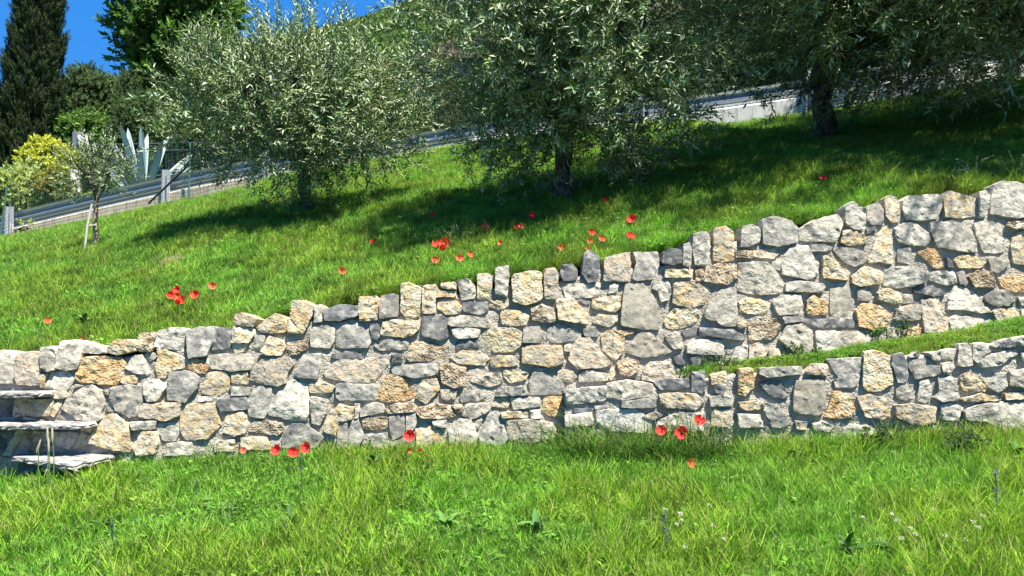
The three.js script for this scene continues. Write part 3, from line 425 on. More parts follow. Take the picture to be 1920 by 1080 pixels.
// three stone slabs that jut from the wall at the left as steps
{
  const slabMat = (() => {
    const color = texture(256, 0.7, (x, y) => { const p = fbm(x * 7, y * 16 + 50, 4), g = fbm(x * 60, y * 60, 2), l = 1 - smooth(0, 0.05, Math.abs(fbm(x * 9 + 70, y * 30, 3))); return mix3([0.30, 0.29, 0.27], [0.12, 0.12, 0.12], smooth(-0.1, 0.45, p)).map((v) => v * (1 + 0.3 * g) * (1 - 0.4 * l)); }, true);
    const bump = texture(256, 0.7, (x, y) => { const v = 0.5 + 0.4 * fbm(x * 20, y * 50, 3); return [v, v, v]; });
    return new THREE.MeshStandardMaterial({ map: color, bumpMap: bump, bumpScale: 0.008, roughness: 0.85 });
  })();
  const slab = (label, yTop, corners, thick, seed) => {       // corners: along X and out from the wall
    const wallZ = (y) => onPlane(100, 540 - (y - EYE) / 4.6 * F, MAIN).z, r = rng(seed);
    const pts = [];
    corners.forEach((a, i) => { const b = corners[(i + 1) % corners.length], n = Math.max(1, Math.round(Math.hypot(b[0] - a[0], b[1] - a[1]) / 0.025)); for (let k = 0; k < n; k++) pts.push([lerp(a[0], b[0], k / n) + (r() - 0.5) * 0.008, lerp(a[1], b[1], k / n) + (r() - 0.5) * 0.008]); });
    const o = V(corners.reduce((s, c) => s + c[0], 0) / corners.length, yTop, wallZ(yTop)), N = pts.length, pos = [], uv = [], idx = [];
    const cx = corners.reduce((s, c) => s + c[0], 0) / corners.length, cz = corners.reduce((s, c) => s + c[1], 0) / corners.length;
    const ring = (s, y, amp) => pts.forEach(([x, z], i) => { const k = s + amp * (SN.noise(i * 0.7, y * 50 + seed) * 0.03); const X = cx + (x - cx) * k, Z = cz + (z - cz) * k, yy = y + 0.004 * SN.noise(X * 14, Z * 14 + seed * 3); pos.push(X - o.x, yy, Z); uv.push(X, Z + y * 1.5); });
    ring(0.4, 0.001, 0); ring(0.8, 0, 0); ring(0.97, 0, 0.4); ring(1, -0.008, 1); ring(0.985, -thick * 0.4, 1.6); ring(1, -thick * 0.75, 1.6); ring(0.96, -thick, 0.5); ring(0.4, -thick, 0);
    for (let a = 0; a < 7; a++) for (let i = 0; i < N; i++) { const j = (i + 1) % N, p = a * N; idx.push(p + i, p + N + i, p + j, p + j, p + N + i, p + N + j); }
    for (const a of [0, 7]) { const c = pos.length / 3; pos.push(cx - o.x, a ? -thick : 0.002, cz); uv.push(cx, cz); for (let i = 0; i < N; i++) a ? idx.push(a * N + i, c, a * N + (i + 1) % N) : idx.push(a * N + (i + 1) % N, c, a * N + i); }
    const m = new THREE.Mesh(toCreasedNormals(buildGeo(pos, idx, uv), 0.6), slabMat);
    m.name = numbered('step_slab'); m.position.copy(o); m.castShadow = m.receiveShadow = true; scene.add(m);
    return tag(m, label, 'step', 'slab steps in the wall');
  };
  slab('lowest of the three pale slab steps, wide and lying just above the grass', EYE - 0.965, [[-2.95, -0.12], [-2.86, 0.08], [-2.4, 0.29], [-2.3, 0.06], [-2.28, -0.12]], 0.032, 3);
  slab('middle pale slab step with a rough front edge, above the lowest slab', EYE - 0.775, [[-3.6, -0.12], [-3.6, 0.14], [-2.46, 0.14], [-2.4, 0.05], [-2.42, -0.12]], 0.03, 4);
  slab('topmost pale slab step, cut by the left edge of the photo', EYE - 0.60, [[-3.9, -0.12], [-3.9, 0.12], [-2.71, 0.13], [-2.66, 0.02], [-2.68, -0.12]], 0.028, 5);
}

// ------------------------------------------------------------------ guardrail, kerb, wire fence along the road above
const along = (list, n) => { const c = new THREE.CatmullRomCurve3(list, false, 'centripetal'); return c.getPoints(n); };
const roadLine = along(ROAD, 120);
const roadAt = (px) => { let best = roadLine[0], e = 1e9; for (const p of along(ROAD, 1200)) { const d = Math.abs(p.x / -p.z * F + 960 - px); if (d < e) { e = d; best = p; } } return best.clone(); };
function sweep(line, profile, closed = true) {            // profile: [out, up] carried along the line
  const pos = [], idx = [], uv = [], n = profile.length; let len = 0;
  line.forEach((p, i) => {
    const t = V().subVectors(line[Math.min(i + 1, line.length - 1)], line[Math.max(i - 1, 0)]).setY(0).normalize(), out = V(-t.z, 0, t.x);
    if (i) len += p.distanceTo(line[i - 1]);
    let q = 0;
    profile.forEach(([a, b], k) => { if (k) q += Math.hypot(a - profile[k - 1][0], b - profile[k - 1][1]); pos.push(p.x + out.x * a, p.y + b, p.z + out.z * a); uv.push(len, q); });
  });
  for (let i = 0; i < line.length - 1; i++) for (let k = 0; k < (closed ? n : n - 1); k++) { const o = i * n + k, o2 = i * n + (k + 1) % n, u = o + n, u2 = o2 + n; idx.push(o, u, o2, u, u2, o2); }
  const g = buildGeo(pos, idx, uv); return toCreasedNormals(g, 0.5);
}
const relative = (g, o) => g.translate(-o.x, -o.y, -o.z);
{
  const cut = Math.floor(roadLine.length * 0.52);
  const kerb = (name, label, line, prof, mat) => { const o = line[Math.floor(line.length / 2)].clone(), m = new THREE.Mesh(relative(sweep(line, prof), o), mat); m.name = name; m.position.copy(o); m.castShadow = m.receiveShadow = true; scene.add(m); tag(m, label, 'kerb wall'); };
  kerb('rendered_kerb', 'low sand coloured kerb wall under the guardrail at the left, fading in the grass', roadLine.slice(0, cut), [[0.02, -0.3], [0.02, 0.16], [-0.02, 0.19], [-0.22, 0.2], [-0.22, -0.3]], concreteMat(0.50, 0.425, 0.325, 0.35));
  kerb('concrete_kerb', 'pale streaked concrete kerb behind the third olive tree, rising to the right', roadLine.slice(cut - 1), [[0.03, -0.3], [0.03, 0.21], [-0.0, 0.235], [-0.25, 0.24], [-0.25, -0.3]], concreteMat(0.62, 0.61, 0.585, 0.35));
}
const galv = std(0.34, 0.39, 0.42, 0.36, { metalness: 0.8 }), galvDull = std(0.48, 0.50, 0.53, 0.5, { metalness: 0.3 });
{
  const o = roadAt(660), t = thing('guardrail', 'galvanised steel guardrail on square posts running up the road above the slope', 'guardrail', o);
  const w = [[0, 0], [0.012, 0.02], [0.055, 0.05], [0.075, 0.08], [0.06, 0.11], [0.005, 0.145], [0.005, 0.165], [0.06, 0.2], [0.075, 0.23], [0.055, 0.26], [0.012, 0.29], [0, 0.31]];
  const prof = [...w.map(([a, b]) => [-0.08 - a, b + 0.2]), ...w.slice().reverse().map(([a, b]) => [-0.074 - a, b + 0.2])];
  part('beam', relative(sweep(roadLine, prof), o), galv, t);
  for (const px of [20, 313, 500, 682, 1000, 1200, 1512, 1900]) {
    const p = roadAt(px), g = new THREE.BoxGeometry(0.12, 0.66, 0.05, 1, 1, 1), lip = new THREE.BoxGeometry(0.014, 0.655, 0.05).translate(-0.045, 0, 0.05), lip2 = lip.clone().translate(0.09, 0, 0);
    const m = part('post', mergeGeometries([g, lip, lip2]), galvDull, t); m.position.set(p.x - o.x, p.y - o.y + 0.27, p.z - o.z + 0.03); m.rotation.z = -0.03;
  }
  const g = thing('wire_fence', 'fine green wire fence on slim green posts standing before the guardrail', 'wire fence', roadAt(200));
  const green = std(0.05, 0.13, 0.11, 0.6), f = g.position, wires = [], wireTop = (px) => roadAt(px).add(V(0, 0.95, 0.16));
  [[18, 0.13], [362, 0.02], [700, 0.03], [1010, 0.02]].forEach(([px, lean]) => { const p = roadAt(px).add(V(0, 0.42, 0.17)), m = part('fence_post', new THREE.CylinderGeometry(0.019, 0.019, 1.1, 8), green, g); m.position.copy(p).sub(f); m.rotation.z = -lean; });
  const run = roadLine.filter((p) => { const x = p.x / -p.z * F + 960; return x > 15 && x < 1015; });
  for (let k = 0; k < 15; k++) wires.push(sweep(run, [[0.15, 0.06 + k * 0.065], [0.152, 0.06 + k * 0.065], [0.152, 0.062 + k * 0.065], [0.15, 0.062 + k * 0.065]]).deleteAttribute('uv'));
  for (let i = 0; i < run.length - 1; i++) { const a = run[i], b = run[i + 1], n = Math.max(1, Math.round(a.distanceTo(b) / 0.06)); for (let k = 0; k < n; k++) { const p = V().lerpVectors(a, b, k / n); wires.push(toCreasedNormals(new THREE.BoxGeometry(0.0022, 0.92, 0.0022).translate(p.x, p.y + 0.52, p.z + 0.151), 0.5).deleteAttribute('uv')); } }
  part('wire_mesh', relative(mergeGeometries(wires), f), green, g);
  // a dark prop leaning across the fence
  const a = roadAt(292).add(V(0, 0.0, 0.3)), b = at(354, 309, 14.0), m = new THREE.Mesh(relative(tube([a, V().lerpVectors(a, b, 0.5), b], [0.02, 0.02, 0.02], 6), a), std(0.035, 0.035, 0.035, 0.7));
  m.name = 'prop_bar'; m.position.copy(a); m.castShadow = true; scene.add(m); tag(m, 'thin dark bar leaning diagonally over the guardrail below the agave', 'bar');
}
// dark railing, pillar and lamp of the garden behind the road
{
  const dark = std(0.045, 0.05, 0.06, 0.5, { metalness: 0.4 }), D = 19.5, o = at(72, 345, D), t = thing('garden_railing', 'dark iron railing with thin upright bars behind the agave', 'railing', o);
  const rail = (name, y0, y1) => { const a = at(72, y0, D), b = at(560, y1, D + 0.6); part(name, relative(tube([a, b], [0.028, 0.028], 6), o), dark, t); };
  rail('top_rail', 275, 263); rail('lower_rail', 288, 277); rail('bottom_rail', 342, 332);
  const bar = new THREE.CylinderGeometry(0.009, 0.009, 0.78, 5), post = new THREE.BoxGeometry(0.06, 1.05, 0.06);
  for (let k = 0; k < 46; k++) { const p = at(lerp(80, 555, k / 45), lerp(310, 299, k / 45), D + k / 45 * 0.6), m = part('bar', bar, dark, t); m.position.copy(p).sub(o); }
  for (let k = 0; k < 4; k++) { const p = at(lerp(122, 540, k / 3), lerp(309, 300, k / 3), D + 0.02 + k / 3 * 0.6), m = part('post', post, dark, t); m.position.copy(p).sub(o); }
  const pil = new THREE.Mesh(new THREE.CylinderGeometry(0.12, 0.155, 0.75, 4, 1).rotateY(Math.PI / 4), concreteMat(0.6, 0.58, 0.54, 0.4));
  pil.name = 'concrete_pillar'; pil.position.copy(at(140, 352, 16.6)); pil.castShadow = true; scene.add(pil); tag(pil, 'short pale concrete pillar between the yellow bush and the young olive', 'pillar');
  const L = thing('garden_lamp', 'grey boxy floodlight on a column above the iron railing', 'lamp', at(146, 300, 19));
  const grey = std(0.16, 0.17, 0.20, 0.6), white = std(0.75, 0.75, 0.74, 0.5);
  part('column', new THREE.BoxGeometry(0.17, 0.62, 0.16).translate(0, 0.36, 0), grey, L);
  const hd = part('lamp_head', new THREE.BoxGeometry(0.16, 0.24, 0.16), white, L); hd.position.set(0.15, 0.47, 0.05); hd.rotation.z = 0.16;
  const arm = part('arm', new THREE.BoxGeometry(0.1, 0.05, 0.08), grey, L); arm.position.set(0.08, 0.5, 0.02);
}
// the small house among the trees
{
  const o = at(855, 190, 30), t = thing('house', 'small house with a brown roof, half hidden between the olive crowns', 'house', o);
  const wall = part('wall', new THREE.BoxGeometry(3.6, 2.6, 3), std(0.34, 0.30, 0.25), t); wall.position.set(0.7, 0.1, -1);
  const brown = std(0.15, 0.10, 0.075), s = new THREE.Shape([[-2.3, 0], [2.3, 0], [2.3, 0.12], [0, 1.15], [-2.3, 0.12]].map((p) => new THREE.Vector2(...p)));
  const rf = part('roof', new THREE.ExtrudeGeometry(s, { depth: 3.9, bevelEnabled: false }).translate(0, 0, -1.95), brown, t); rf.position.set(0.9, 1.38, -1);
  for (let k = 0; k < 2; k++) { const w = part('window', new THREE.BoxGeometry(0.6, 0.9, 0.06), std(0.05, 0.06, 0.07, 0.2), t); w.position.set(-0.3 + k * 1.7, 0.2, 0.5); const f = part('frame', new THREE.BoxGeometry(0.7, 0.06, 0.1), std(0.6, 0.58, 0.55), w); f.position.set(0, -0.48, 0.03); }
}

// ------------------------------------------------------------------ foliage
function leafGeo(list, ringPts = 1) {                      // list of leaves {p, dir, up, len, wid, col, fold, droop}
  const pos = [], idx = [], col = [], s = V(), n = V(), q = V();
  for (const l of list) {
    s.crossVectors(l.dir, l.up).normalize(); n.crossVectors(s, l.dir).normalize();
    const o = pos.length / 3, f = l.fold ?? 0.25, dr = l.droop ?? 0.1, add = (t, w, h) => { q.copy(l.p).addScaledVector(l.dir, t * l.len).addScaledVector(s, w * l.wid / 2).addScaledVector(n, h * l.wid - dr * t * t * l.len); pos.push(q.x, q.y, q.z); col.push(...l.col); };
    add(0, 0, 0); add(0.42, -1, f); add(0.42, 0, 0); add(0.42, 1, f); add(1, 0, 0);
    idx.push(o, o + 1, o + 2, o, o + 2, o + 3, o + 1, o + 4, o + 2, o + 2, o + 4, o + 3);
  }
  return toCreasedNormals(buildGeo(pos, idx, null, col), 0.9);
}
const dirR = (r) => { const z = r() * 2 - 1, a = r() * 6.283, k = Math.sqrt(1 - z * z); return V(k * Math.cos(a), z, k * Math.sin(a)); };
const jit = (c, r, v = 0.25) => { const k = 1 + (r() - 0.5) * 2 * v; return [c[0] * k, c[1] * k, c[2] * k]; };
function twig(seed, n, L, leafL, leafW, cols, spread = 0.9) {     // a twig along +y with leaves in pairs
  const r = rng(seed), list = [];
  for (let k = 0; k < n; k++) {
    const t = 0.1 + 0.9 * k / (n - 1), a = k * 2.4 + r(), dir = V(Math.cos(a) * spread, 0.55 + 0.5 * r(), Math.sin(a) * spread).normalize();
    if (k === n - 1) dir.set(0.1, 1, 0).normalize();
    list.push({ p: V(Math.sin(t * 2) * 0.04 * L, t * L, 0), dir, up: V(r() - 0.5, 1, r() - 0.5).normalize(), len: leafL * (0.75 + 0.5 * r()), wid: leafW * (0.8 + 0.4 * r()), col: jit(cols[Math.floor(r() * cols.length)], r), droop: 0.15 * (r() - 0.3) });
  }
  return leafGeo(list);
}
function instanced(name, geo, mat, places, parent, stuff = true) {   // places: {p, dir, scale, color, spin}
  const m = new THREE.InstancedMesh(geo, mat, places.length), M = new THREE.Matrix4(), q = new THREE.Quaternion(), q2 = new THREE.Quaternion(), up = V(0, 1, 0), s = V(), c = new THREE.Color();
  places.forEach((a, i) => {
    q.setFromUnitVectors(up, a.dir ?? up); q2.setFromAxisAngle(up, a.spin ?? 0); q.multiply(q2);
    if (a.scale.isVector3) s.copy(a.scale); else s.setScalar(a.scale);
    m.setMatrixAt(i, M.compose(a.p, q, s)); m.setColorAt(i, c.setRGB(...(a.color ?? [1, 1, 1])));
  });
  m.name = name; m.castShadow = m.receiveShadow = true; if (stuff) m.userData.kind = 'stuff'; parent.add(m); return m;
}
const barkMat = (() => {
  const color = texture(192, 0.8, (x, y) => { const p = fbm(x * 26, y * 7, 4), g = fbm(x * 70, y * 40, 2); return mix3([0.16, 0.135, 0.11], [0.05, 0.042, 0.035], smooth(-0.2, 0.3, p)).map((v) => v * (1 + 0.3 * g)); }, true);
  const bump = texture(192, 0.8, (x, y) => { const v = 0.5 - 0.5 * fbm(x * 26, y * 7, 4); return [v, v, v]; });
  return new THREE.MeshStandardMaterial({ map: color, bumpMap: bump, bumpScale: 0.02, roughness: 1 });
})();
const OLIVE = new THREE.MeshStandardMaterial({ color: 0xffffff, roughness: 0.5, side: THREE.DoubleSide, vertexColors: true });
const oliveCols = [[0.115, 0.18, 0.05], [0.15, 0.23, 0.065], [0.17, 0.25, 0.09], [0.28, 0.35, 0.19], [0.37, 0.43, 0.28], [0.08, 0.135, 0.034], [0.125, 0.2, 0.05]];
const oliveTwigs = [1, 2, 3].map((s) => twig(s, 20, 0.3, 0.066, 0.0165, oliveCols));
// an olive: gnarled trunk, limbs that fork towards the clumps of the crown, twigs round the ends of the limbs
function olive(name, label, base, o) {
  const r = rng(o.seed), t = thing(name, label, 'olive tree', base), wood = [], fork = V(o.lean[0] * o.fork, o.fork, 0);
  const tr = [], rad = []; for (let k = 0; k <= 7; k++) { const s = k / 7; tr.push(V(fork.x * s + 0.05 * o.trunk * 8 * SN.noise(s * 3, o.seed), -0.12 + (fork.y + 0.12) * s, 0.04 * SN.noise(s * 3, o.seed + 9))); rad.push(o.trunk * (1.35 - 0.55 * Math.min(1, s * 2.2) + 0.12 * SN.noise(s * 5, o.seed + 4)) * (k === 0 ? 1.25 : 1)); }
  const ends = [], C = V(...o.center), E = V(...o.radii), top = tr[7];
  for (let i = 0; i < o.limbs; i++) {
    const a = i / o.limbs * 6.283 + r() * 0.8, el = -0.15 + 0.95 * r();
    const e1 = V(C.x + E.x * 0.5 * Math.cos(a) * Math.cos(el), C.y + E.y * 0.55 * Math.sin(el), C.z + E.z * 0.5 * Math.sin(a) * Math.cos(el));
    const mid = V().lerpVectors(top, e1, 0.5).add(V((r() - 0.5) * 0.15, 0.12 * r() - 0.03, (r() - 0.5) * 0.15)), q1 = o.trunk * (0.42 + 0.2 * r());
    const c = new THREE.CatmullRomCurve3([tr[6], top.clone().lerp(mid, 0.3).add(V(0, 0.03, 0)), mid, e1]), P = c.getPoints(9);
    wood.push(tube(P, P.map((_, k) => lerp(q1, q1 * 0.45, k / 9)), 7, 0.2, i + o.seed));
    for (let k = 0; k < o.forks; k++) {
      const d = dirR(r), e2 = V(C.x + E.x * 0.8 * d.x, C.y + E.y * 0.8 * d.y, C.z + E.z * 0.8 * d.z); e2.lerp(e1, 0.35);
      const from = P[5 + Math.floor(r() * 5)], m2 = V().lerpVectors(from, e2, 0.5).add(V((r() - 0.5) * 0.12, 0.1 * r(), (r() - 0.5) * 0.12));
      const Q = new THREE.CatmullRomCurve3([from, m2, e2]).getPoints(6);
      wood.push(tube(Q, Q.map((_, j) => lerp(q1 * 0.42, 0.007, j / 6)), 5, 0.2, k)); ends.push(e2);
    }
  }
  part('trunk', tube(tr, rad, 12, 0.28, o.seed), barkMat, t);
  part('limbs', mergeGeometries(wood), barkMat, t);
  // clumps through the crown, more of them near its surface; gaps stay between
  const clumps = [...ends.map((e) => e.clone())];
  for (let k = 0; k < o.clumps; k++) { const d = dirR(r), s = Math.pow(r(), 0.38);  clumps.push(V(C.x + E.x * d.x * s, C.y + E.y * d.y * s, C.z + E.z * d.z * s)); }
  const places = oliveTwigs.map(() => []);
  for (let k = 0; k < o.twigs; k++) {
    const c = clumps[Math.floor(r() * clumps.length)], p = c.clone().addScaledVector(dirR(r), o.clump * Math.pow(r(), 0.6));
    const out = V((p.x - C.x) / E.x, (p.y - C.y) / E.y, (p.z - C.z) / E.z), l = out.length();
    if (l > 1.06 + 0.24 * SN.noise3d(p.x * 2.1, p.y * 2.1, p.z * 2.1 + o.seed)) continue;
    if (SN.noise3d(p.x * 2.6 + o.seed, p.y * 2.6, p.z * 2.6) < (o.gap ?? -0.35)) continue;
    const dir = out.multiplyScalar(0.6).add(V(0, 0.45 + 0.5 * clamp((p.y - C.y) / E.y, -0.5, 1), 0)).addScaledVector(dirR(r), 0.75).normalize();
    const g = 0.8 + 0.4 * r(), w = (r() - 0.5) * 0.16;
    places[k % 3].push({ p, dir, scale: (0.75 + 0.55 * r()) * (o.leaf ?? 1), spin: r() * 6.28, color: [g * (1 + w), g, g * (1 - w * 1.3)] });
  }
  for (let k = 0; k < 12 + o.clumps / 5; k++) {             // long shoots that stand out from the top
    const a = r() * 6.283, s = Math.sqrt(r()), p0 = V(C.x + E.x * s * Math.cos(a) * 0.8, C.y + E.y * 0.85 * Math.sqrt(Math.max(0.05, 1 - s * s)), C.z + E.z * s * Math.sin(a) * 0.8), d = V(Math.cos(a) * 0.35, 1, Math.sin(a) * 0.3).normalize();
    for (let j = 0; j < 4; j++) places[j % 3].push({ p: p0.clone().addScaledVector(d, j * 0.11), dir: d.clone().addScaledVector(dirR(r), 0.35).normalize(), scale: 0.8, spin: r() * 6, color: [1.15, 1.15, 1.05] });
  }
  const crown = new THREE.Group(); crown.name = 'crown'; t.add(crown);
  places.forEach((pl, i) => instanced('foliage', oliveTwigs[i], OLIVE, pl, crown));
  return t;
}
{
  const b1 = hitSlope(580, 402), m1 = -b1.z / F;
  olive('olive_tree', 'rounded grey green olive tree nearest the agave, its whole crown against the sky and hill', b1, { seed: 21, lean: [-0.1, 0], fork: 0.4, trunk: 0.075, limbs: 7, forks: 8, clumps: 170, twigs: 4500, leaf: 0.86, gap: -0.14, clump: 0.28, center: [0.02, 0.99, 0.45], radii: [1.32, 0.78, 1.1] });
  const b2 = hitSlope(1047, 380);
  olive('olive_tree', 'middle olive tree with a thick trunk, dense crown reaching beyond the top of the photo', b2, { seed: 33, lean: [0.08, 0], fork: 0.52, trunk: 0.085, limbs: 8, forks: 9, clumps: 260, twigs: 6900, gap: -0.25, clump: 0.28, leaf: 0.8, center: [0.05, 1.3, 0.4], radii: [1.34, 1.22, 1.22] });
  const b3 = hitSlope(1545, 262);
  olive('olive_tree', 'large shady olive tree at the right whose low boughs darken the grass', b3, { seed: 47, lean: [-0.05, 0], fork: 0.75, trunk: 0.12, limbs: 9, forks: 10, clumps: 420, twigs: 17500, clump: 0.36, leaf: 0.95, center: [0.7, 1.6, 1.65], radii: [2.85, 1.5, 2.7] });
}
{
  const b4 = V(6.9, slopeY(6.9, 9.6), -9.6);
  olive('olive_tree', 'olive tree at the right edge, only its dark lower boughs in the photo', b4, { seed: 58, lean: [-0.05, 0], fork: 0.8, trunk: 0.1, limbs: 8, forks: 8, clumps: 320, twigs: 12000, clump: 0.34, center: [-0.6, 1.75, 1.0], radii: [3.0, 1.6, 3.0] });
}
{
  // the young olive with its stake
  const b = hitSlope(178, 466), r = rng(5), t = thing('young_olive', 'young thin olive tree with a small round crown, tied to a pale stake', 'olive tree', b), pts = [], k9 = -b.z / F;
  for (let k = 0; k <= 6; k++) pts.push(V(0.008 * k * k9 * 160 * 0.3 + 0.01 * SN.noise(k, 3), k / 6 * 100 * k9, 0));
  part('trunk', tube(pts, pts.map((_, k) => lerp(0.034, 0.017, k / 6)), 7, 0.2), std(0.30, 0.22, 0.15), t);
  const lm = []; const C = V(0.03, 148 * k9, 0);
  for (let k = 0; k < 9; k++) { const d = dirR(r), e = V(C.x + d.x * 0.3, C.y + Math.abs(d.y) * 0.3 + 0.02, C.z + d.z * 0.3); lm.push(tube([pts[5 + k % 2], V().lerpVectors(pts[6], e, 0.5).add(V(0, 0.04, 0)), e], [0.011, 0.008, 0.004], 5)); }
  part('limbs', mergeGeometries(lm), barkMat, t);
  const pl = [[], [], []];
  for (let k = 0; k < 190; k++) { const d = dirR(r), s = Math.pow(r(), 0.5), p = V(C.x + d.x * 0.31 * s, C.y + d.y * 0.32 * s, C.z + d.z * 0.31 * s); const g = 0.6 + 0.4 * r(); pl[k % 3].push({ p, dir: d.multiplyScalar(0.6).add(V(0, 0.7, 0)).addScaledVector(dirR(r), 0.5).normalize(), scale: 0.5 + 0.3 * r(), spin: r() * 6, color: [g, g, g] }); }
  for (let k = 0; k < 14; k++) pl[k % 3].push({ p: V((r() < 0.5 ? 0.2 : -0.3) + (r() - 0.5) * 0.5, 80 * k9 + r() * 0.25, (r() - 0.5) * 0.3), dir: V(r() - 0.5, 0.2, r() - 0.5).normalize(), scale: 0.7, spin: r() * 6, color: [1.1, 1.1, 1] });
  const crown = new THREE.Group(); crown.name = 'crown'; t.add(crown); pl.forEach((p, i) => instanced('foliage', oliveTwigs[i], OLIVE, p, crown));
  const sb = hitSlope(156, 476), st = new THREE.Mesh(tube([V(0, -0.08, 0), V(0.04, 0.28, 0), V(14 * k9, 92 * k9, -0.02)], [0.012, 0.011, 0.010], 6, 0.15), std(0.46, 0.44, 0.39));
  st.name = 'stake'; st.position.copy(sb); st.castShadow = true; scene.add(st); tag(st, 'thin pale stake beside the young olive trunk', 'stake');
  const a = at(162, 421, -sb.z), c = at(181, 421, -b.z), tie = new THREE.Mesh(relative(tube([a, V().lerpVectors(a, c, 0.5).add(V(0, -0.012, 0.01)), c], [0.009, 0.009, 0.009], 5), a), std(0.62, 0.6, 0.52));
  tie.name = 'tie_band'; tie.position.copy(a); scene.add(tie); tag(tie, 'short pale tie joining the stake to the young olive', 'tie');
}
// shrubs and trees behind the road: trunk or stems, and foliage gathered in clumps
const sprays = {
  broad: [4, 5].map((s) => twig(s, 12, 0.2, 0.12, 0.055, [[0.07, 0.14, 0.022], [0.10, 0.19, 0.03], [0.05, 0.10, 0.02]])),
  fresh: [6, 7].map((s) => twig(s, 12, 0.22, 0.13, 0.06, [[0.09, 0.19, 0.025], [0.14, 0.26, 0.035], [0.06, 0.13, 0.02]])),
  small: [8, 9].map((s) => twig(s, 14, 0.16, 0.06, 0.035, [[0.05, 0.095, 0.025], [0.08, 0.14, 0.035]])),
  cypress: [10, 11].map((s) => twig(s, 16, 0.26, 0.09, 0.02, [[0.014, 0.040, 0.009], [0.022, 0.054, 0.012], [0.036, 0.058, 0.016]], 0.45)),
  pale: [12, 13].map((s) => twig(s, 12, 0.14, 0.075, 0.045, [[0.34, 0.44, 0.10], [0.58, 0.62, 0.28], [0.18, 0.30, 0.05]])),
  gold: [14, 15].map((s) => twig(s, 12, 0.14, 0.08, 0.045, [[0.62, 0.60, 0.06], [0.48, 0.52, 0.06], [0.26, 0.36, 0.04]])),
  amber: [16, 17].map((s) => twig(s, 12, 0.12, 0.06, 0.035, [[0.50, 0.36, 0.02], [0.40, 0.26, 0.02], [0.18, 0.24, 0.03], [0.14, 0.22, 0.03]])),
  red: [18, 19].map((s) => twig(s, 11, 0.16, 0.08, 0.045, [[0.24, 0.035, 0.025], [0.10, 0.12, 0.03], [0.06, 0.10, 0.02], [0.07, 0.12, 0.025], [0.05, 0.09, 0.02]])),
  forest: null,
};
const LEAF = leafMat(1, 1, 1, 0.3, 0.8);
function bush(name, label, category, base, o) {
  const r = rng(o.seed), t = thing(name, label, category, base, o.group), C = V(...o.center), E = V(...o.radii), stems = [], clumps = [];
  for (let k = 0; k < o.clumps; k++) { const d = dirR(r), s = Math.pow(r(), o.hollow ?? 0.3); clumps.push(V(C.x + E.x * d.x * s, C.y + E.y * d.y * s, C.z + E.z * d.z * s)); }
  if (o.trunk) { const P = []; for (let k = 0; k <= 5; k++) P.push(V(C.x * k / 5 + 0.03 * SN.noise(k, o.seed), -0.1 + (C.y + 0.1) * k / 5, C.z * k / 5)); part('trunk', tube(P, P.map((_, k) => o.trunk * (1.15 - 0.12 * k)), 8, 0.2), barkMat, t); }
  for (let k = 0; k < Math.min(clumps.length, 14); k++) { const e = clumps[k], f = o.trunk ? V(C.x * 0.8, C.y * (0.5 + 0.4 * r()), C.z * 0.8) : V(C.x * 0.6 + (r() - 0.5) * 0.2, -0.05, C.z * 0.6 + (r() - 0.5) * 0.2); const q = (o.trunk ?? 0.05) * 0.35; stems.push(tube([f, V().lerpVectors(f, e, 0.5).add(V(0, 0.05, 0)), e], [q, q * 0.7, q * 0.3], 5)); }
  part(o.trunk ? 'limbs' : 'stems', mergeGeometries(stems), barkMat, t);
  const sp = sprays[o.spray], places = sp.map(() => []);
  for (let k = 0; k < o.count; k++) {
    const c = clumps[Math.floor(Math.pow(r(), 1.15) * clumps.length)], d0 = dirR(r), p = c.clone().addScaledVector(d0, o.clump * Math.pow(r(), 0.5));
    if (p.y < 0.02) continue;
    const dir = o.upright ? V(d0.x * 0.3, 1, d0.z * 0.3).normalize() : d0.clone().multiplyScalar(0.8).add(V((p.x - C.x) / E.x * 0.4, 0.45, (p.z - C.z) / E.z * 0.4)).addScaledVector(dirR(r), 0.5).normalize();
    const g = 0.78 + 0.44 * r(); places[k % sp.length].push({ p, dir, scale: (0.7 + 0.6 * r()) * (o.leaf ?? 1), spin: r() * 6.28, color: [g, g, g * (0.9 + 0.2 * r())] });
  }
  const crown = new THREE.Group(); crown.name = 'foliage'; t.add(crown); places.forEach((pl, i) => instanced('leaf_sprays', sp[i], LEAF, pl, crown));
  return t;
}
const ground2 = (px, d) => { const X = (px - 960) / F * d; return V(X, backY(clamp(X, -16, 14), d), -d); };
function planted(name, label, category, px0, px1, py0, py1, d, o) {     // crown between these edges as seen from the road side
  const b = ground2((px0 + px1) / 2, d), c = at((px0 + px1) / 2, (py0 + py1) / 2, d), k = d / F;
  return bush(name, label, category, b, { center: [0, c.y - b.y, 0], radii: [(px1 - px0) / 2 * k, (py1 - py0) / 2 * k, (px1 - px0) / 2 * k * (o.deep ?? 0.8)], ...o });
}
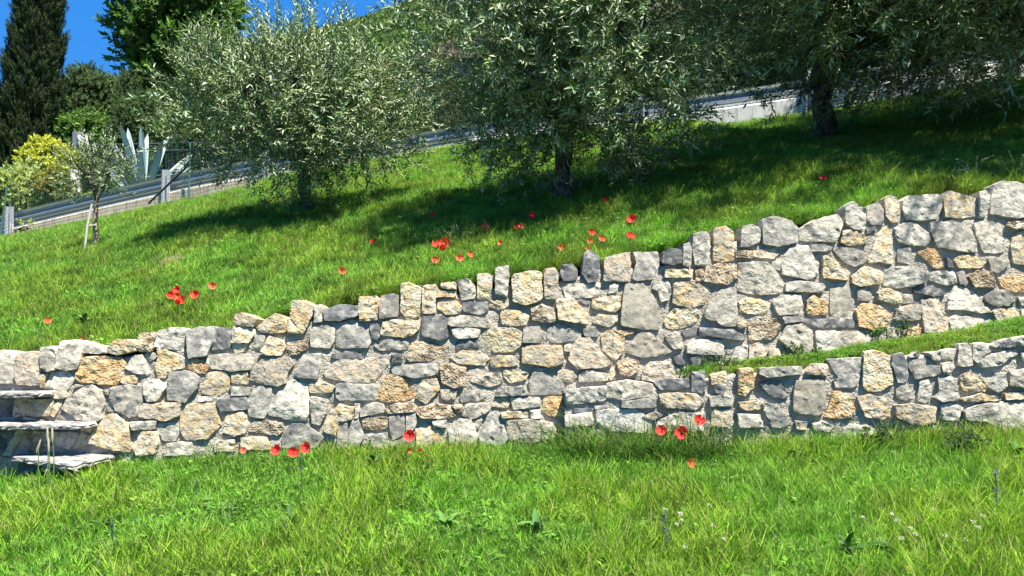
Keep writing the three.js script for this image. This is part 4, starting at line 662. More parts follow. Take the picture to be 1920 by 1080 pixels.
{
  // cypress: a column of upright sprays
  const d = 22, b = ground2(26, d), k = d / F, r = rng(71), t = thing('cypress', 'tall dark columnar cypress at the left edge', 'cypress', b);
  part('trunk', tube([V(0, -0.1, 0), V(0.22, 2, 0), V(1.0, 9, 0)], [0.16, 0.13, 0.03], 8, 0.1), barkMat, t);
  const H0 = 9.6, places = [[], []];
  for (let q = 0; q < 9500; q++) {
    const y = Math.pow(r(), 0.9) * H0, s = y / H0, R = 0.94 * Math.pow(Math.min(1, (s + 0.02) * 9), 0.5) * Math.pow(1 - s * 0.9, 0.62), a = r() * 6.283, bumpy = 0.88 + 0.22 * SN.noise3d(Math.cos(a) * 1.6, y * 0.9, Math.sin(a) * 1.6), q2 = R * bumpy * (0.62 + 0.38 * Math.sqrt(r()));
    const g = 0.7 + 0.6 * r();
    places[q % 2].push({ p: V(1.1 * s + Math.cos(a) * q2, y, Math.sin(a) * q2), dir: V(Math.cos(a) * 0.45 + (r() - 0.5) * 0.4, 1, Math.sin(a) * 0.45 + (r() - 0.5) * 0.4).normalize(), scale: 0.8 + 0.7 * r(), spin: r() * 6, color: r() < 0.025 ? [2.2, 1.7, 1.3] : [g, g, g] });
  }
  const crown = new THREE.Group(); crown.name = 'crown'; t.add(crown); places.forEach((p, i) => instanced('foliage', sprays.cypress[i], LEAF, p, crown));
}
planted('broadleaf_tree', 'tall fresh green leafy tree standing against the blue sky beyond the railing', 'tree', 236, 424, -130, 195, 27, { seed: 81, spray: 'fresh', clumps: 120, count: 6200, clump: 0.52, trunk: 0.22, leaf: 1.5, hollow: 0.33 });
planted('laurel_shrub', 'dark shrub filling the shade under the tall broadleaf tree', 'shrub', 290, 430, 165, 300, 24, { seed: 82, spray: 'broad', clumps: 40, count: 1300, clump: 0.4, leaf: 1.1 });
planted('conifer_shrub', 'bushy dark green conifer shrub behind the agave', 'shrub', 212, 312, 185, 290, 22.5, { seed: 83, spray: 'small', clumps: 60, count: 1700, clump: 0.26, leaf: 0.8 });
planted('conifer_shrub', 'taller narrow conifer behind the bushy dark shrub', 'shrub', 222, 262, 135, 250, 25, { seed: 84, spray: 'small', clumps: 40, count: 1000, clump: 0.22, leaf: 0.8 });
planted('leafy_tree', 'mid green rounded tree between the cypress and the tall broadleaf tree', 'tree', 92, 232, 140, 290, 30, { seed: 85, spray: 'small', clumps: 90, count: 4200, clump: 0.42, leaf: 1.7, trunk: 0.12 });
planted('bright_shrub', 'bright yellowish green low shrub above the railing beside the cypress', 'shrub', 66, 215, 222, 300, 23, { seed: 86, spray: 'fresh', clumps: 44, count: 1300, clump: 0.28, leaf: 0.9 });
planted('bright_shrub', 'light green shrub right of the agave, before the broadleaf tree', 'shrub', 310, 395, 215, 275, 21.5, { seed: 87, spray: 'fresh', clumps: 24, count: 600, clump: 0.25, leaf: 0.9 });
planted('variegated_hedge', 'thick pale green and cream variegated hedge behind the guardrail end', 'hedge', -70, 132, 318, 418, 16.4, { seed: 88, spray: 'pale', clumps: 80, count: 2700, clump: 0.24, leaf: 0.85, deep: 0.5 });
planted('golden_shrub', 'golden yellow leaved shrub on top of the variegated hedge', 'shrub', 44, 138, 274, 345, 16.9, { seed: 89, spray: 'gold', clumps: 36, count: 1100, clump: 0.18, leaf: 0.85 });
planted('flowering_shrub', 'small amber flowered bush beside the concrete pillar', 'shrub', 80, 118, 322, 362, 15.9, { seed: 90, spray: 'amber', clumps: 16, count: 420, clump: 0.13, leaf: 0.75 });
planted('bramble', 'low leafy bramble in front of the kerb end by the first guardrail post', 'shrub', 10, 66, 425, 452, 14.75, { seed: 91, spray: 'pale', clumps: 14, count: 170, clump: 0.12, leaf: 0.7 });
planted('red_leaved_shrub', 'reddish shrub behind the crown of the first olive tree', 'shrub', 600, 760, 125, 230, 21, { seed: 92, spray: 'red', clumps: 30, count: 800, clump: 0.3 });
planted('red_leaved_shrub', 'red flowering shrub in the gap between first and middle olive trees', 'shrub', 795, 870, 165, 262, 17.5, { seed: 93, spray: 'red', clumps: 24, count: 600, clump: 0.2, leaf: 0.8 });
[[360, 560, 175, 330, 21], [500, 660, 190, 340, 19.5], [640, 800, 200, 320, 18.6], [740, 900, 170, 300, 20.5], [880, 1060, 120, 290, 18.5], [1030, 1230, 90, 270, 17.5], [1180, 1390, 40, 250, 18]].forEach(([a, b, c, d, z], i) =>
  planted('roadside_shrub', ['dark rounded shrub behind the left flank of the first olive', 'leafy shrub directly behind the trunk of the first olive', 'leafy shrub behind the right flank of the first olive', 'green shrub below the brown roofed house', 'tall shrub behind the left half of the middle olive', 'tall shrub behind the right half of the middle olive', 'tall shrub in the gap between the middle and the large olive'][i], 'shrub', a, b, c, d, z, { seed: 100 + i, spray: i % 2 ? 'broad' : 'small', clumps: 50, count: 1700, clump: 0.38, leaf: 1.15 }));
[[1330, 1640, -190, 190, 18], [1560, 1900, -260, 150, 17], [1800, 2200, -320, 110, 15.5]].forEach(([a, b, c, d, z], i) =>
  planted('dark_tree', ['dense dark tree behind the left part of the large olive', 'dense dark tree behind the large olive trunk', 'dense dark tree at the right edge above the kerb'][i], 'tree', a, b, c, d, z, { seed: 120 + i, spray: 'small', clumps: 150, count: 5600, clump: 0.5, leaf: 1.6, trunk: 0.14, hollow: 0.45 }));

// agave: a rosette of stiff pointed leaves, each its own
{
  const d = 16.4, o = at(266, 352, d), t = thing('agave', 'large blue grey agave with long pointed leaves above the guardrail', 'agave', o), k = 1.18 * d / F;
  const mats = [std(0.33, 0.44, 0.42, 0.6), std(0.46, 0.54, 0.48, 0.6), std(0.24, 0.35, 0.34, 0.6)];
  const leaf = (L, w, bend) => {
    const pos = [], idx = [], n = 10;
    for (let i = 0; i <= n; i++) { const s = i / n, ww = w * (0.62 + 1.1 * s - 0.4 * s * s) * Math.pow(1 - s, 0.62) * (s > 0.98 ? 0.02 : 1), z = bend * s * s * L; for (const [x, h] of [[-1, 0.32], [-0.55, 0.06], [0, 0], [0.55, 0.06], [1, 0.32], [0.5, -0.16], [-0.5, -0.16]]) pos.push(x * ww / 2, s * L, z + h * ww / 2.2); }
    for (let i = 0; i < n; i++) for (let q = 0; q < 7; q++) { const a = i * 7 + q, b = i * 7 + (q + 1) % 7; idx.push(a, b, a + 7, b, b + 7, a + 7); }
    return buildGeo(pos, idx);
  };
  [[-13, 106, 4, 0], [-8, 104, -12, 1], [-3, 102, 14, 0], [3, 101, -4, 0], [17, 96, 6, 1], [-28, 98, 12, 2], [-22, 64, -30, 1], [26, 88, -14, 2], [12, 74, -32, 0], [44, 84, 8, 1], [-46, 70, 4, 2], [-6, 70, -40, 2], [56, 66, -8, 0], [4, 86, 36, 2]].forEach(([lean, len, back, m], i) => {
    const q = part('leaf', leaf(len * k, 0.25, i % 2 ? 0.08 : -0.06), mats[m], t);
    q.rotation.set(-back * Math.PI / 180, 0, -lean * Math.PI / 180, 'ZXY'); q.position.set(lean * 0.006, -0.05, -back * 0.004);
  });
}

// ------------------------------------------------------------------ the wooded hill behind
const SKYLINE = [[-700, 230], [-100, 175], [60, 150], [130, 138], [200, 134], [300, 130], [420, 100], [550, 56], [640, 32], [730, 6], [850, -45], [1000, -110], [1400, -210], [2000, -300], [2900, -330]];
function hillPoint(px, s) {                                  // s 0 at the foot, 1 on the ridge
  const d = lerp(62, 330, s), yr = EYE + (H / 2 - table(SKYLINE, px)) / F * 330 - 7, X = (px - 960) / F * d;
  const y0 = 8, y = lerp(y0, yr, Math.pow(s, 1.05)) + 5 * fbm(X * 0.02, d * 0.02, 3) * Math.sin(s * 3.1);
  return V(X, y, -d);
}
{
  const pos = [], idx = [], uv = [], col = [], n = 90, m = 26;
  for (let i = 0; i <= n; i++) for (let j = 0; j <= m; j++) { const p = j < m ? hillPoint(lerp(-700, 2900, i / n), j / (m - 1)) : hillPoint(lerp(-700, 2900, i / n), 1).add(V(0, -60, -120)); pos.push(p.x, p.y, p.z); uv.push(p.x * 0.2, p.z * 0.2); col.push(0.45, 0.5, 0.4); }
  for (let i = 0; i < n; i++) for (let j = 0; j < m; j++) { const o = i * (m + 1) + j, u = o + m + 1; idx.push(o, u, o + 1, u, u + 1, o + 1); }
  structure('hill', buildGeo(pos, idx, uv, col), soilMat);
  const r = rng(301), crowns = [1, 2, 3].map((s) => {
    const q = rng(s * 7), list = [];
    for (let k = 0; k < 190; k++) { const d = dirR(q); d.y = Math.abs(d.y) * 1.1 - 0.25; const p = V(d.x, d.y * 0.9, d.z).multiplyScalar(2.2 + 0.8 * SN.noise3d(d.x * 2 + s * 9, d.y * 2, d.z * 2)); list.push({ p, dir: d.clone().addScaledVector(dirR(q), 0.9).normalize(), up: d, len: 1.0 + 0.4 * q(), wid: 0.75, col: jit([0.075, 0.15, 0.024], q, 0.4), fold: 0.15 }); }
    return leafGeo(list);
  });
  const places = [[], [], []];
  for (let k = 0; k < 5200; k++) {
    const px = lerp(40, 1000, r()), s = Math.sqrt(r()), p = hillPoint(px, s), g = 0.7 + 0.5 * r(), y = r() * 0.5;
    p.y += 1.0; places[k % 3].push({ p, scale: V(0.8 + 0.7 * r(), 0.9 + 0.8 * r(), 0.8 + 0.7 * r()), spin: r() * 6, color: [g * (1 + y * 0.5), g * (1 + y * 0.25), g] });
  }
  const wood = new THREE.Group(); wood.name = 'hillside_forest'; wood.userData.kind = 'stuff'; tag(wood, 'dense green forest covering the hill in the distance', 'forest'); scene.add(wood);
  places.forEach((p, i) => instanced('tree_crowns', crowns[i], LEAF, p, wood));
}

// ------------------------------------------------------------------ grass: tufts of single blades
function tuft(seed, n, hMin, hMax, w, spread, cols, lean = 0.5, seeds = 0) {
  const r = rng(seed), pos = [], idx = [], col = [], nor = [], N = V(), s = V(), d = V();
  for (let k = 0; k < n; k++) {
    const a = r() * 6.283, R = spread * Math.sqrt(r()), h = lerp(hMin, hMax, r()), b = r() * 6.283, l = lean * (0.3 + r()), c = jit(cols[Math.floor(r() * cols.length)], r, 0.22), t = a + 1.57 + (r() - 0.5) * 2;
    const x0 = Math.cos(a) * R, z0 = Math.sin(a) * R, ww = w * (0.7 + 0.6 * r()), o = pos.length / 3;
    s.set(Math.cos(t), 0, Math.sin(t));
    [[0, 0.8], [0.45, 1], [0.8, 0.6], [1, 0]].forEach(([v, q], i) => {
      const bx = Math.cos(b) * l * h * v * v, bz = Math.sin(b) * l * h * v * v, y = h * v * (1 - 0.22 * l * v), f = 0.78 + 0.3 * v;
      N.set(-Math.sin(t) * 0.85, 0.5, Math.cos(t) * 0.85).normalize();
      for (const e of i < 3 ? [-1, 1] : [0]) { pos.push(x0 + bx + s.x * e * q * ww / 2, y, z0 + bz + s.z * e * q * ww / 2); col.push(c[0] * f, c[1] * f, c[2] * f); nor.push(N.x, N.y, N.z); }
    });
    idx.push(o, o + 1, o + 2, o + 1, o + 3, o + 2, o + 2, o + 3, o + 4, o + 3, o + 5, o + 4, o + 4, o + 5, o + 6);
    if (seeds && r() < seeds) { const y = h * 0.98, bx = x0 + Math.cos(b) * l * h, bz = z0 + Math.sin(b) * l * h; for (let j = 0; j < 9; j++) { const q = pos.length / 3, yy = y - j * 0.009 - 0.22 * l * h, g = j * 2.4; for (const [dx, dy] of [[0, 0], [0.006, 0.009], [-0.001, 0.014]]) { pos.push(bx + Math.cos(g) * dx, yy + dy, bz + Math.sin(g) * dx); col.push(0.22, 0.2, 0.12); nor.push(0, 0.7, 0.7); } idx.push(q, q + 1, q + 2); } }
  }
  return buildGeo(pos, idx, null, col, nor);
}
function clover(seed, n, size, spread, h, cols) {               // low round leaves on short stalks
  const r = rng(seed), list = [];
  for (let k = 0; k < n; k++) { const a = r() * 6.283, R = spread * Math.sqrt(r()), p = V(Math.cos(a) * R, h * (0.4 + 0.6 * r()), Math.sin(a) * R), d = V(Math.cos(a * 3), 0.15 + 0.5 * r(), Math.sin(a * 3)).normalize(); list.push({ p, dir: d, up: V(0, 1, 0), len: size * (0.7 + 0.6 * r()), wid: size * 0.75, col: jit(cols[Math.floor(r() * cols.length)], r), fold: 0.12 }); }
  return leafGeo(list);
}
const GRASS = leafMat(1, 1, 1, 0.4, 0.85); GRASS.specularIntensity = 0.3;
const lawnCols = [[0.17, 0.37, 0.022], [0.225, 0.43, 0.03], [0.12, 0.28, 0.016], [0.34, 0.50, 0.08], [0.095, 0.24, 0.02], [0.30, 0.33, 0.12]], deepCols = [[0.09, 0.23, 0.018], [0.12, 0.26, 0.022], [0.16, 0.30, 0.035], [0.22, 0.24, 0.08]];
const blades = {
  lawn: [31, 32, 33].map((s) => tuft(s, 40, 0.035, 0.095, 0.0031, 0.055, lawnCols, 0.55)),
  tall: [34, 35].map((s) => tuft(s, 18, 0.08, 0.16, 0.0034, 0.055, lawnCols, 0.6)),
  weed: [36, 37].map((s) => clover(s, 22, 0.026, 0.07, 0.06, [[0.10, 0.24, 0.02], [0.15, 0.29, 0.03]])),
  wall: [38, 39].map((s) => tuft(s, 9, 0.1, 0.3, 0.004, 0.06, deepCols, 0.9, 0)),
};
function meadow(name, label, kinds, count, place, seed, tone = 1, patch = 0.2) {
  const r = rng(seed), g = new THREE.Group(); g.name = name; g.userData.kind = 'stuff'; tag(g, label, 'grass'); scene.add(g);
  const all = Object.fromEntries(Object.keys(kinds).map((k) => [k, blades[k].map(() => [])])), keys = Object.keys(kinds);
  for (let i = 0; i < count; i++) {
    const q = place(r); if (!q) continue;
    const { p, s = 1 } = q, n1 = fbm(p.x * 0.9, p.z * 0.9 + 5, 3), n2 = fbm(p.x * 3.1 + 9, p.z * 3.1, 2); let kind = q.kind, u = r();
    if (!kind) { for (const k of keys) { const share = kinds[k] * (k === 'weed' ? Math.max(0, 1 + 2.5 * n2) : k === 'tall' ? Math.max(0.1, 1 + 2.6 * n1) : 1); if (u < share) { kind = k; break; } u -= share; } kind ??= 'lawn'; }
    const v = tone * (0.86 + 0.28 * r() + patch * (n2 + 0.5 * fbm(p.x * 1.7 + 40, p.z * 1.2, 3))), y = 0.95 + 0.9 * n1;
    const set = all[kind], t = set[Math.floor(r() * set.length)];
    t.push({ p, scale: s * (0.75 + 0.5 * r()), spin: r() * 6.283, dir: V((r() - 0.5) * 0.3, 1, (r() - 0.5) * 0.3).normalize(), color: [v * clamp(y, 0.88, 1.1), v, v * 0.95] });
  }
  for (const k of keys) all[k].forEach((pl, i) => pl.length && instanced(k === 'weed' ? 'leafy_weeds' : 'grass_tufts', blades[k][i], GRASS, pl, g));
}
meadow('meadow_grass', 'bright green meadow grass in front of the wall', { weed: 0.03, tall: 0.13, lawn: 1 }, 28000, (r) => {
  const d = lerp(2.75, 4.7, Math.pow(r(), 0.85)), X = (r() - 0.5) * 1.5 * d; if (d > 4.62) return null;
  const zl = onPlane(960 + X / d * F, 820, LOW).z; if (X > 0.25 && -d < zl + 0.03) return null;
  return { p: V(X, frontY(X, d) - 0.006, -d), kind: r() < (X < 0.3 ? 0.1 : 0.02) * (1 + 2 * fbm(X * 1.3 + 70, d * 2, 2)) ? 'weed' : undefined };
}, 401, 1.12, 0.3);
meadow('slope_grass', 'sunlit green grass covering the slope above the wall', { weed: 0.07, tall: 0.05, lawn: 1 }, 72000, (r) => {
  const d = 4.88 + 11 * Math.pow(r(), 1.5), X = (r() - 0.5) * 1.42 * d; if (d > roadD(X) + 0.1) return null;
  if (r() < bareness(X, d) * 0.85) return null;
  return { p: V(X, slopeY(X, d) - 0.008, -d), s: 0.92 + 0.012 * (d - 5) };
}, 402, 1.0, 0.75);
meadow('wall_foot_grass', 'taller dark grass with seed heads along the foot of the low wall', { wall: 1 }, 800, (r) => {
  const px = r() < 0.3 ? lerp(1050, 1350, r()) : lerp(300, 1930, r()), low = px > 1045, d = (low ? -onPlane(px, 800, LOW).z : 4.58) - 0.03 - 0.16 * r(), X = (px - 960) / F * d;
  return { p: V(X, frontY(X, d) - 0.01, -d), kind: 'wall', s: px > 1050 && px < 1350 ? 0.7 + 0.5 * r() : 0.35 + 0.45 * r() };
}, 403);
meadow('ledge_grass', 'strip of short grass growing on the ledge between the two walls', { weed: 0.35, lawn: 1 }, 2100, (r) => {
  const x = lerp(1290, 2400, Math.pow(r(), 0.75)), s = r(), p = ledgePoint(x, s);
  if (x < 1400 && r() < 0.5) return null;
  return { p, s: 0.46 };
}, 404);

// ------------------------------------------------------------------ flowers and single plants
const petalMat = new THREE.MeshPhysicalMaterial({ color: new THREE.Color().setRGB(0.72, 0.018, 0.012), roughness: 0.8, transmission: 0.2, thickness: 0, side: THREE.DoubleSide });
const fadedMat = new THREE.MeshPhysicalMaterial({ color: new THREE.Color().setRGB(0.78, 0.12, 0.03), roughness: 0.8, transmission: 0.35, thickness: 0, side: THREE.DoubleSide });
const stemMat = std(0.09, 0.17, 0.035, 0.8), darkMat = std(0.015, 0.012, 0.015, 0.8);
function petalGeo(seed, L) {
  const pos = [], idx = [], n = 6, m = 6, r = rng(seed), ph = r() * 9;
  for (let i = 0; i <= n; i++) for (let j = 0; j <= m; j++) { const t = i / n, s = (j / m - 0.5) * 2, w = L * 0.62 * Math.sin(Math.min(1, t * 1.08) * 2.2) / 0.95, y = L * 0.85 * t * t + 0.1 * L * SN.noise(s * 2 + ph, t * 3) * t + 0.16 * L * s * s * t; pos.push(s * w, y + 0.002, 0.003 + L * t * (1 - 0.1 * s * s)); }
  for (let i = 0; i < n; i++) for (let j = 0; j < m; j++) { const o = i * (m + 1) + j, u = o + m + 1; idx.push(o, u, o + 1, u, u + 1, o + 1); }
  return buildGeo(pos, idx);
}
const petals = [51, 52, 53].map((s) => petalGeo(s, 0.030));
const seedHead = new THREE.SphereGeometry(0.0055, 8, 6).scale(1, 1.2, 1);
const stalks = [1, 2].map((s) => tube([V(0, 0, 0), V(0.012 * s - 0.02, -0.09, 0.006), V(0.03 - 0.018 * s, -0.2, 0), V(0.02, -0.32, 0.01)], [0.0016, 0.0018, 0.002, 0.002], 5));
function poppyProto(mat, closed) {
  const g = new THREE.Group();
  part('stem', stalks[closed ? 1 : 0], stemMat, g);
  const head = new THREE.Group(); head.name = 'flower_head'; head.rotation.x = closed ? 0.5 : 1.05; g.add(head);
  for (let k = 0; k < 4; k++) { const p = part('petal', petals[k % 3], mat, head); p.rotation.set(closed ? -0.55 : 0.05, k * Math.PI / 2, 0, 'YXZ'); p.position.y = (k % 2) * 0.002; }
  part('flower_centre', seedHead, darkMat, head).position.y = 0.006;
  return g;
}
const protos = { r: poppyProto(petalMat, false), c: poppyProto(petalMat, true), o: poppyProto(fadedMat, false) };
let poppyCount = 0;
function poppy(px, py, size, kind, label, front) {
  const r = rng(900 + poppyCount++), by = front ? 30 : 21;
  const ground = front ? hit(px, py + by, frontY, 2.2, 4.5) : hitSlope(px, py + by), d = front ? Math.min(-ground.z, 4.3) : -ground.z, head = at(px, py, d);
  const g = protos[kind].clone(); g.name = numbered('poppy'); g.position.copy(head); g.rotation.y = (r() - 0.5) * 1.1; g.scale.setScalar(size * d / F / 0.055); g.children[1].rotation.x += (r() - 0.5) * 0.5; scene.add(g);
  g.children[0].scale.y = Math.max(0.35, (head.y - ground.y + 0.02) / 0.3 / g.scale.y);
  tag(g, label, 'poppy', front ? 'poppies along the foot of the wall' : 'poppies on the slope');
}
[
  [90, 604, 11, 'o', 'lone orange poppy on the slope above the wall at the far left'],
  [157, 637, 8, 'o', 'small orange poppy peeping over the wall by the leafy rosette'],
  [320, 556, 12, 'r', 'leftmost red poppy of the cluster on the slope under the young olive'],
  [334, 545, 12, 'r', 'topmost red poppy of the left cluster on the slope'],
  [331, 558, 12, 'r', 'red poppy in the middle of the left cluster on the slope'],
  [344, 565, 14, 'r', 'red poppy at the right of the left cluster on the slope'],
  [335, 571, 13, 'c', 'lowest red poppy of the left cluster on the slope'],
  [367, 555, 14, 'r', 'red poppy standing alone just right of the left cluster'],
  [399, 538, 12, 'o', 'red poppy uphill right of the left cluster, on a tall stem'],
  [641, 509, 12, 'o', 'faded orange poppy alone in the grass left of the big red cluster'],
  [702, 455, 11, 'r', 'small red poppy alone in the grass right below the first olive shadow'],
  [822, 461, 16, 'r', 'left bright red poppy of the tight trio below the middle olive shadow'],
  [837, 459, 17, 'r', 'right bright red poppy of the tight trio below the middle olive shadow'],
  [831, 470, 15, 'c', 'lowest red poppy of the tight trio below the middle olive shadow'],
  [815, 490, 12, 'o', 'pale red poppy just below the tight red trio'],
  [861, 486, 12, 'o', 'pale orange poppy right of the tight red trio'],
  [881, 479, 11, 'o', 'small orange poppy second to the right of the tight red trio'],
  [812, 404, 10, 'r', 'red poppy at the left end of the middle olive shadow'],
  [911, 428, 12, 'o', 'pinkish poppy in the dark shadow left of the middle olive trunk'],
  [939, 456, 9, 'o', 'tiny orange poppy between the shadow and the wall crest'],
  [967, 427, 8, 'r', 'left small poppy of the pair under the middle olive trunk'],
  [977, 426, 10, 'o', 'right small poppy of the pair under the middle olive trunk'],
  [996, 407, 13, 'r', 'red poppy highest in the shadow beside the middle olive trunk'],
  [1052, 465, 11, 'o', 'orange poppy close above the dark upright coping stone'],
  [1108, 438, 12, 'r', 'top poppy of the column of three above the dark coping stone'],
  [1104, 454, 10, 'o', 'middle poppy of the column of three above the dark coping stone'],
  [1104, 467, 9, 'o', 'lowest poppy of the column of three, touching the coping stone'],
  [1128, 450, 12, 'o', 'orange poppy right of the column of three'],
  [1133, 379, 10, 'c', 'half closed poppy in the shade right of the middle olive trunk'],
  [1186, 414, 15, 'r', 'large red poppy, upper of the pair on the bright grass'],
  [1181, 446, 14, 'r', 'large red poppy, lower of the pair on the bright grass'],
  [1543, 337, 11, 'r', 'single red poppy in the deep shade of the large olive'],
].forEach(([x, y, s, k, l]) => poppy(x, y, s, k, l, false));
[
  [457, 846, 10, 'o', 'small dull poppy at the wall foot, leftmost of its row'],
  [521, 845, 16, 'r', 'red poppy at the wall foot, first of the bright three'],
  [550, 850, 16, 'r', 'red poppy at the wall foot, middle of the bright three'],
  [577, 841, 17, 'r', 'red poppy at the wall foot, last and highest of the bright three'],
  [769, 818, 17, 'r', 'tall red poppy in front of the grey broken stone'],
  [768, 845, 8, 'o', 'tiny poppy in the grass under the tall red poppy'],
  [788, 847, 9, 'c', 'small closed poppy in the grass right under the tall red poppy'],
  [1241, 810, 17, 'r', 'left red poppy of the three before the low wall'],
  [1280, 813, 20, 'r', 'largest middle red poppy of the three before the low wall'],
  [1309, 792, 18, 'r', 'highest red poppy of the three before the low wall'],
  [1293, 870, 14, 'o', 'orange bud like poppy low in the meadow below the three'],
].forEach(([x, y, s, k, l]) => poppy(x, y, s, k, l, true));

// white clover heads: many small florets on a stalk
{
  const r = rng(61), fl = []; for (let k = 0; k < 26; k++) { const d = dirR(r); if (d.y < -0.4) d.y *= -1; fl.push({ p: d.clone().multiplyScalar(0.003), dir: d, up: dirR(r), len: 0.0095, wid: 0.004, col: jit([0.66, 0.62, 0.50], r, 0.15) }); }
  const headG = leafGeo(fl), st = tube([V(0, 0, 0), V(0.004, -0.05, 0), V(0, -0.1, 0)], [0.0012, 0.0012, 0.0012], 4);
  const cl = (px, py, label, group) => { const gd = hitFront(px, py + 46), d = -gd.z, g = new THREE.Group(); g.name = numbered('clover_flower'); g.position.copy(at(px, py, d)); g.rotation.y = r() * 6; g.scale.setScalar(0.85 + 0.35 * r()); scene.add(g); part('flower_head', headG, LEAF, g); part('stem', st, stemMat, g); tag(g, label, 'clover', group); };
  const nth = ['first', 'second', 'third', 'fourth', 'fifth', 'sixth', 'seventh', 'eighth'];
  [[1247, 955], [1268, 984], [1275, 964], [1279, 977], [1285, 1026], [1331, 948], [1338, 986], [1356, 1012]].forEach((p, i) => cl(...p, nth[i] + ' from the left of eight pale clover heads below the three poppies', 'clover heads below the poppies'));
  [[1618, 971], [1672, 966], [1683, 976], [1690, 1010], [1706, 991], [1716, 1002]].forEach((p, i) => cl(...p, nth[i] + ' from the left of six pale clover heads in the meadow right of centre', 'clover heads right of centre'));
  [[1752, 956], [1772, 1005], [1810, 1013], [1824, 979], [1833, 990], [1842, 968]].forEach((p, i) => cl(...p, nth[i] + ' from the left of six pale clover heads near the right sage spike', 'clover heads near the right edge'));
  for (const [x, y, l] of [[90, 883, 'left small white daisy in the shade under the lowest slab'], [124, 878, 'middle small white daisy under the lowest slab'], [143, 884, 'right small white daisy under the lowest slab']]) { cl(x, y, l, 'daisies under the slab'); }
}
// wild sage: spikes of dark violet blooms
{
  const r = rng(62), list = []; for (let k = 0; k < 60; k++) { const y = Math.pow(r(), 0.8) * 0.14, a = r() * 6.28; list.push({ p: V(0, y - 0.02, 0), dir: V(Math.cos(a), 0.5, Math.sin(a)).normalize(), up: V(0, 1, 0), len: 0.02 - y * 0.07, wid: 0.008, col: jit(r() < 0.75 ? [0.17, 0.15, 0.36] : [0.08, 0.14, 0.05], r, 0.3) }); }
  const g0 = leafGeo(list), st = tube([V(0, 0.12, 0), V(0.006, 0, 0), V(0, -0.16, 0)], [0.001, 0.0022, 0.0024], 5);
  for (const [x, y, s, l] of [[565, 878, 0.8, 'violet sage spike right under the bright three poppies'], [428, 962, 0.7, 'dark violet sage spike in the left of the meadow'], [367, 914, 0.55, 'faint lilac sage spike left of the dark one'], [1250, 1003, 1.0, 'tall dark sage spike beside the clover group'], [1866, 930, 1.1, 'tall dusky sage spike by the right edge'], [210, 1010, 0.8, 'grey violet sage spike low at the left']]) {
    const gd = hitFront(x, y + 64), d = -gd.z, g = new THREE.Group(); g.name = numbered('wild_sage'); g.position.copy(at(x, y + 12, d)); g.scale.setScalar(s); g.rotation.z = (r() - 0.5) * 0.2; scene.add(g); part('flower_spike', g0, LEAF, g); part('stem', st, stemMat, g); tag(g, l, 'sage', 'sage spikes in the meadow');
  }
}
// timothy like seed heads before the slabs
{
  const mat = std(0.34, 0.32, 0.22, 0.9);
  [[72, 838, 'left pale grass seed head before the slab steps'], [89, 815, 'second pale grass seed head before the slab steps'], [91, 835, 'short pale grass seed head between its taller neighbours'], [98, 815, 'right, tallest pale grass seed head before the slab steps']].forEach(([x, y, l], i) => {
    const d = 4.2, top = at(x, y, d), foot = at(x - 4 + i * 2, 905, d), g = thing('grass_seed_head', l, 'grass stalk', foot, 'seed heads by the slab steps'), h = V().subVectors(top, foot);
    part('stem', tube([V(0, -0.05, 0), h.clone().multiplyScalar(0.5).add(V(0.006, 0, 0)), h], [0.003, 0.0026, 0.002], 5), stemMat, g);
    const e = part('seed_head', new THREE.SphereGeometry(1, 8, 12).scale(0.006, 0.042, 0.006), mat, g); e.position.copy(h); e.rotation.z = i === 0 ? -0.3 : 0.02;
  });
}
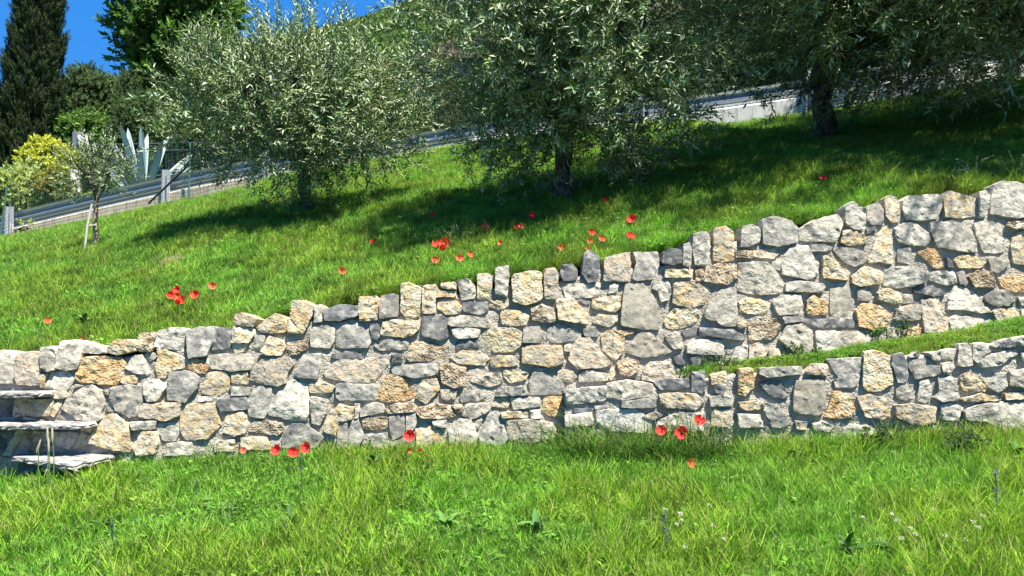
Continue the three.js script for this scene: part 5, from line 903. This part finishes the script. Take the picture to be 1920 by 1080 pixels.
// broad leaved weeds: each leaf a part
{
  const lm = [std(0.045, 0.125, 0.018, 0.85), std(0.07, 0.17, 0.025, 0.85), std(0.03, 0.085, 0.018, 0.85)].map((m) => { m.side = THREE.DoubleSide; return m; });
  const leafShape = (L, w, curl) => { const pos = [], idx = [], n = 8; for (let i = 0; i <= n; i++) { const s = i / n, ww = w * Math.pow(Math.sin(Math.PI * Math.pow(s, 0.8) * 0.98 + 0.03), 0.8) * (1 + 0.12 * Math.sin(s * 21)); for (const q of [-1, -0.5, 0, 0.5, 1]) pos.push(q * ww / 2, L * s * (1 - 0.15 * curl * s) * 0.5 * (1 - curl * s * s) + Math.abs(q) * ww * 0.16, L * s * (0.75 + 0.25 * s)); } for (let i = 0; i < n; i++) for (let k = 0; k < 4; k++) { const o = i * 5 + k; idx.push(o, o + 5, o + 1, o + 1, o + 5, o + 6); } return buildGeo(pos, idx); };
  const shapes = [leafShape(0.2, 0.055, 0.5), leafShape(0.15, 0.07, 0.8), leafShape(0.11, 0.05, 0.3)];
  const weed = (px, py, n, s, mats, label, front, seed, wide = 0) => {
    const r = rng(seed), p = front ? hitFront(px, py) : hitSlope(px, py), g = thing('dock_plant', label, 'weed', p);
    for (let k = 0; k < n; k++) { const m = part('leaf', shapes[(k + wide) % 3], lm[mats[k % mats.length]], g); m.rotation.set(0.15 - 0.8 * r(), k * 2.4 + r(), (r() - 0.5) * 0.5, 'YXZ'); m.scale.setScalar(s * (0.7 + 0.6 * r())); m.position.y = 0.03 + 0.04 * r(); }
  };
  weed(700, 892, 17, 0.43, [2, 0, 1], 'broad leaved dark dock plant under the wall left of the tall poppy', true, 1);
  weed(745, 868, 13, 0.35, [1, 0], 'light leaved plant right beside the dark dock at the wall foot', true, 2, 1);
  weed(1005, 1020, 11, 0.58, [0, 1, 2], 'dock plant with one long leaf in the middle of the meadow', true, 3);
  weed(835, 1010, 10, 0.43, [1], 'yellowish green grassy rosette left of the centre dock', true, 4, 2);
  weed(1490, 880, 16, 0.40, [0, 1, 2], 'cluster of round leaves below the beige square stone', true, 5, 1);
  weed(1590, 1060, 12, 0.45, [2, 0], 'round leaved plant at the bottom edge right of centre', true, 6, 1);
  weed(1645, 1058, 9, 0.43, [1, 2], 'large single leaved plant right of the bottom edge plant', true, 7, 1);
  weed(1905, 870, 11, 0.48, [1, 0], 'bright broad leaved plant cut by the right edge', true, 8, 1);
  weed(200, 1010, 13, 0.35, [2, 0], 'dark leafy plant low at the left of the meadow', true, 9, 1);
  weed(545, 1000, 10, 0.40, [0, 2], 'leafy plant in the left middle of the meadow', true, 10);
  weed(160, 618, 19, 0.48, [1, 1, 0], 'pale leafy rosette on the slope just above the wall at left', false, 11);
  weed(300, 585, 14, 0.30, [2, 0], 'dark leafy weed below the left poppy cluster', false, 12, 1);
  weed(215, 590, 12, 0.28, [2, 1], 'small dark weed between rosette and left poppy cluster', false, 13, 1);
}
// weeds on the ledge and the wall, the bush at the low wall's foot, white flowered herbs on the crest
{
  const small = (name, label, cat, p, n, R, spray, leaf, seed, h = 1) => { const r = rng(seed), t = thing(name, label, cat, p), sp = sprays[spray], pl = sp.map(() => []); for (let k = 0; k < n; k++) { const d = dirR(r); pl[k % sp.length].push({ p: V(d.x * R * r(), (0.2 + 0.8 * r()) * R * h, d.z * R * 0.6 * r()), dir: d.add(V(0, 0.6, 0.2)).normalize(), scale: leaf * (0.7 + 0.6 * r()), spin: r() * 6, color: [1, 1, 1] }); } const s = []; for (let k = 0; k < 5; k++) s.push(tube([V(0, -0.03, 0), V((r() - 0.5) * R, R * h * 0.8, (r() - 0.5) * R)], [0.003, 0.0015], 4)); part('stems', mergeGeometries(s), stemMat, t); const f = new THREE.Group(); f.name = 'foliage'; t.add(f); pl.forEach((q, i) => instanced('leaf_sprays', sp[i], LEAF, q, f)); };
  small('low_bush', 'dark small leaved bush at the foot of the low wall near the right edge', 'bush', hitFront(1810, 868), 120, 0.12, 'small', 0.22, 1, 1.2);
  small('low_bush', 'sparse leafy bush at the wall foot left of the dark bush', 'bush', hitFront(1660, 850), 50, 0.12, 'small', 0.28, 2, 1.2);
  small('ledge_weed', 'dark upright weed on the ledge under the grey wall stones', 'weed', onPlane(1490, 684, MAIN).add(V(0, 0, 0.05)), 26, 0.07, 'broad', 0.22, 3, 1.2);
  small('ledge_weed', 'sprawling dark green weed at the left end of the ledge', 'weed', onPlane(1345, 700, MAIN).add(V(0, 0, 0.05)), 34, 0.09, 'small', 0.25, 4, 0.9);
  small('ledge_weed', 'tiny green weed where the ledge begins', 'weed', onPlane(1285, 708, MAIN).add(V(0, 0, 0.05)), 20, 0.05, 'fresh', 0.18, 5);
  small('wall_creeper', 'little creeper growing under the big orange stone', 'creeper', onPlane(1640, 632, MAIN).add(V(0, 0, 0.04)), 30, 0.09, 'fresh', 0.09, 6, 0.8);
  small('wall_creeper', 'little creeper beside the pinkish stones right of the orange one', 'creeper', onPlane(1692, 622, MAIN).add(V(0, 0, 0.04)), 22, 0.07, 'broad', 0.09, 7, 0.8);
  const white = twig(91, 26, 0.2, 0.02, 0.014, [[0.6, 0.58, 0.45], [0.4, 0.42, 0.22], [0.12, 0.2, 0.05]], 0.6); sprays.white = [white];
  small('white_herb', 'tall whitish flowering herb above the coping stones near the right edge', 'herb', hitSlope(1828, 352), 12, 0.11, 'white', 0.5, 8, 1.5);
  small('white_herb', 'shorter whitish herb left of the tall one on the crest', 'herb', hitSlope(1780, 356), 8, 0.08, 'white', 0.42, 9, 1.2);
  small('white_herb', 'whitish herb at the right edge behind the last coping stone', 'herb', hitSlope(1908, 345), 14, 0.11, 'white', 0.5, 10, 1.3);
  small('grey_herb', 'lilac grey herb patch at the edge of the middle olive shadow', 'herb', hitSlope(862, 462), 22, 0.2, 'white', 0.35, 11, 0.7);
}
renderer.render(scene, camera);
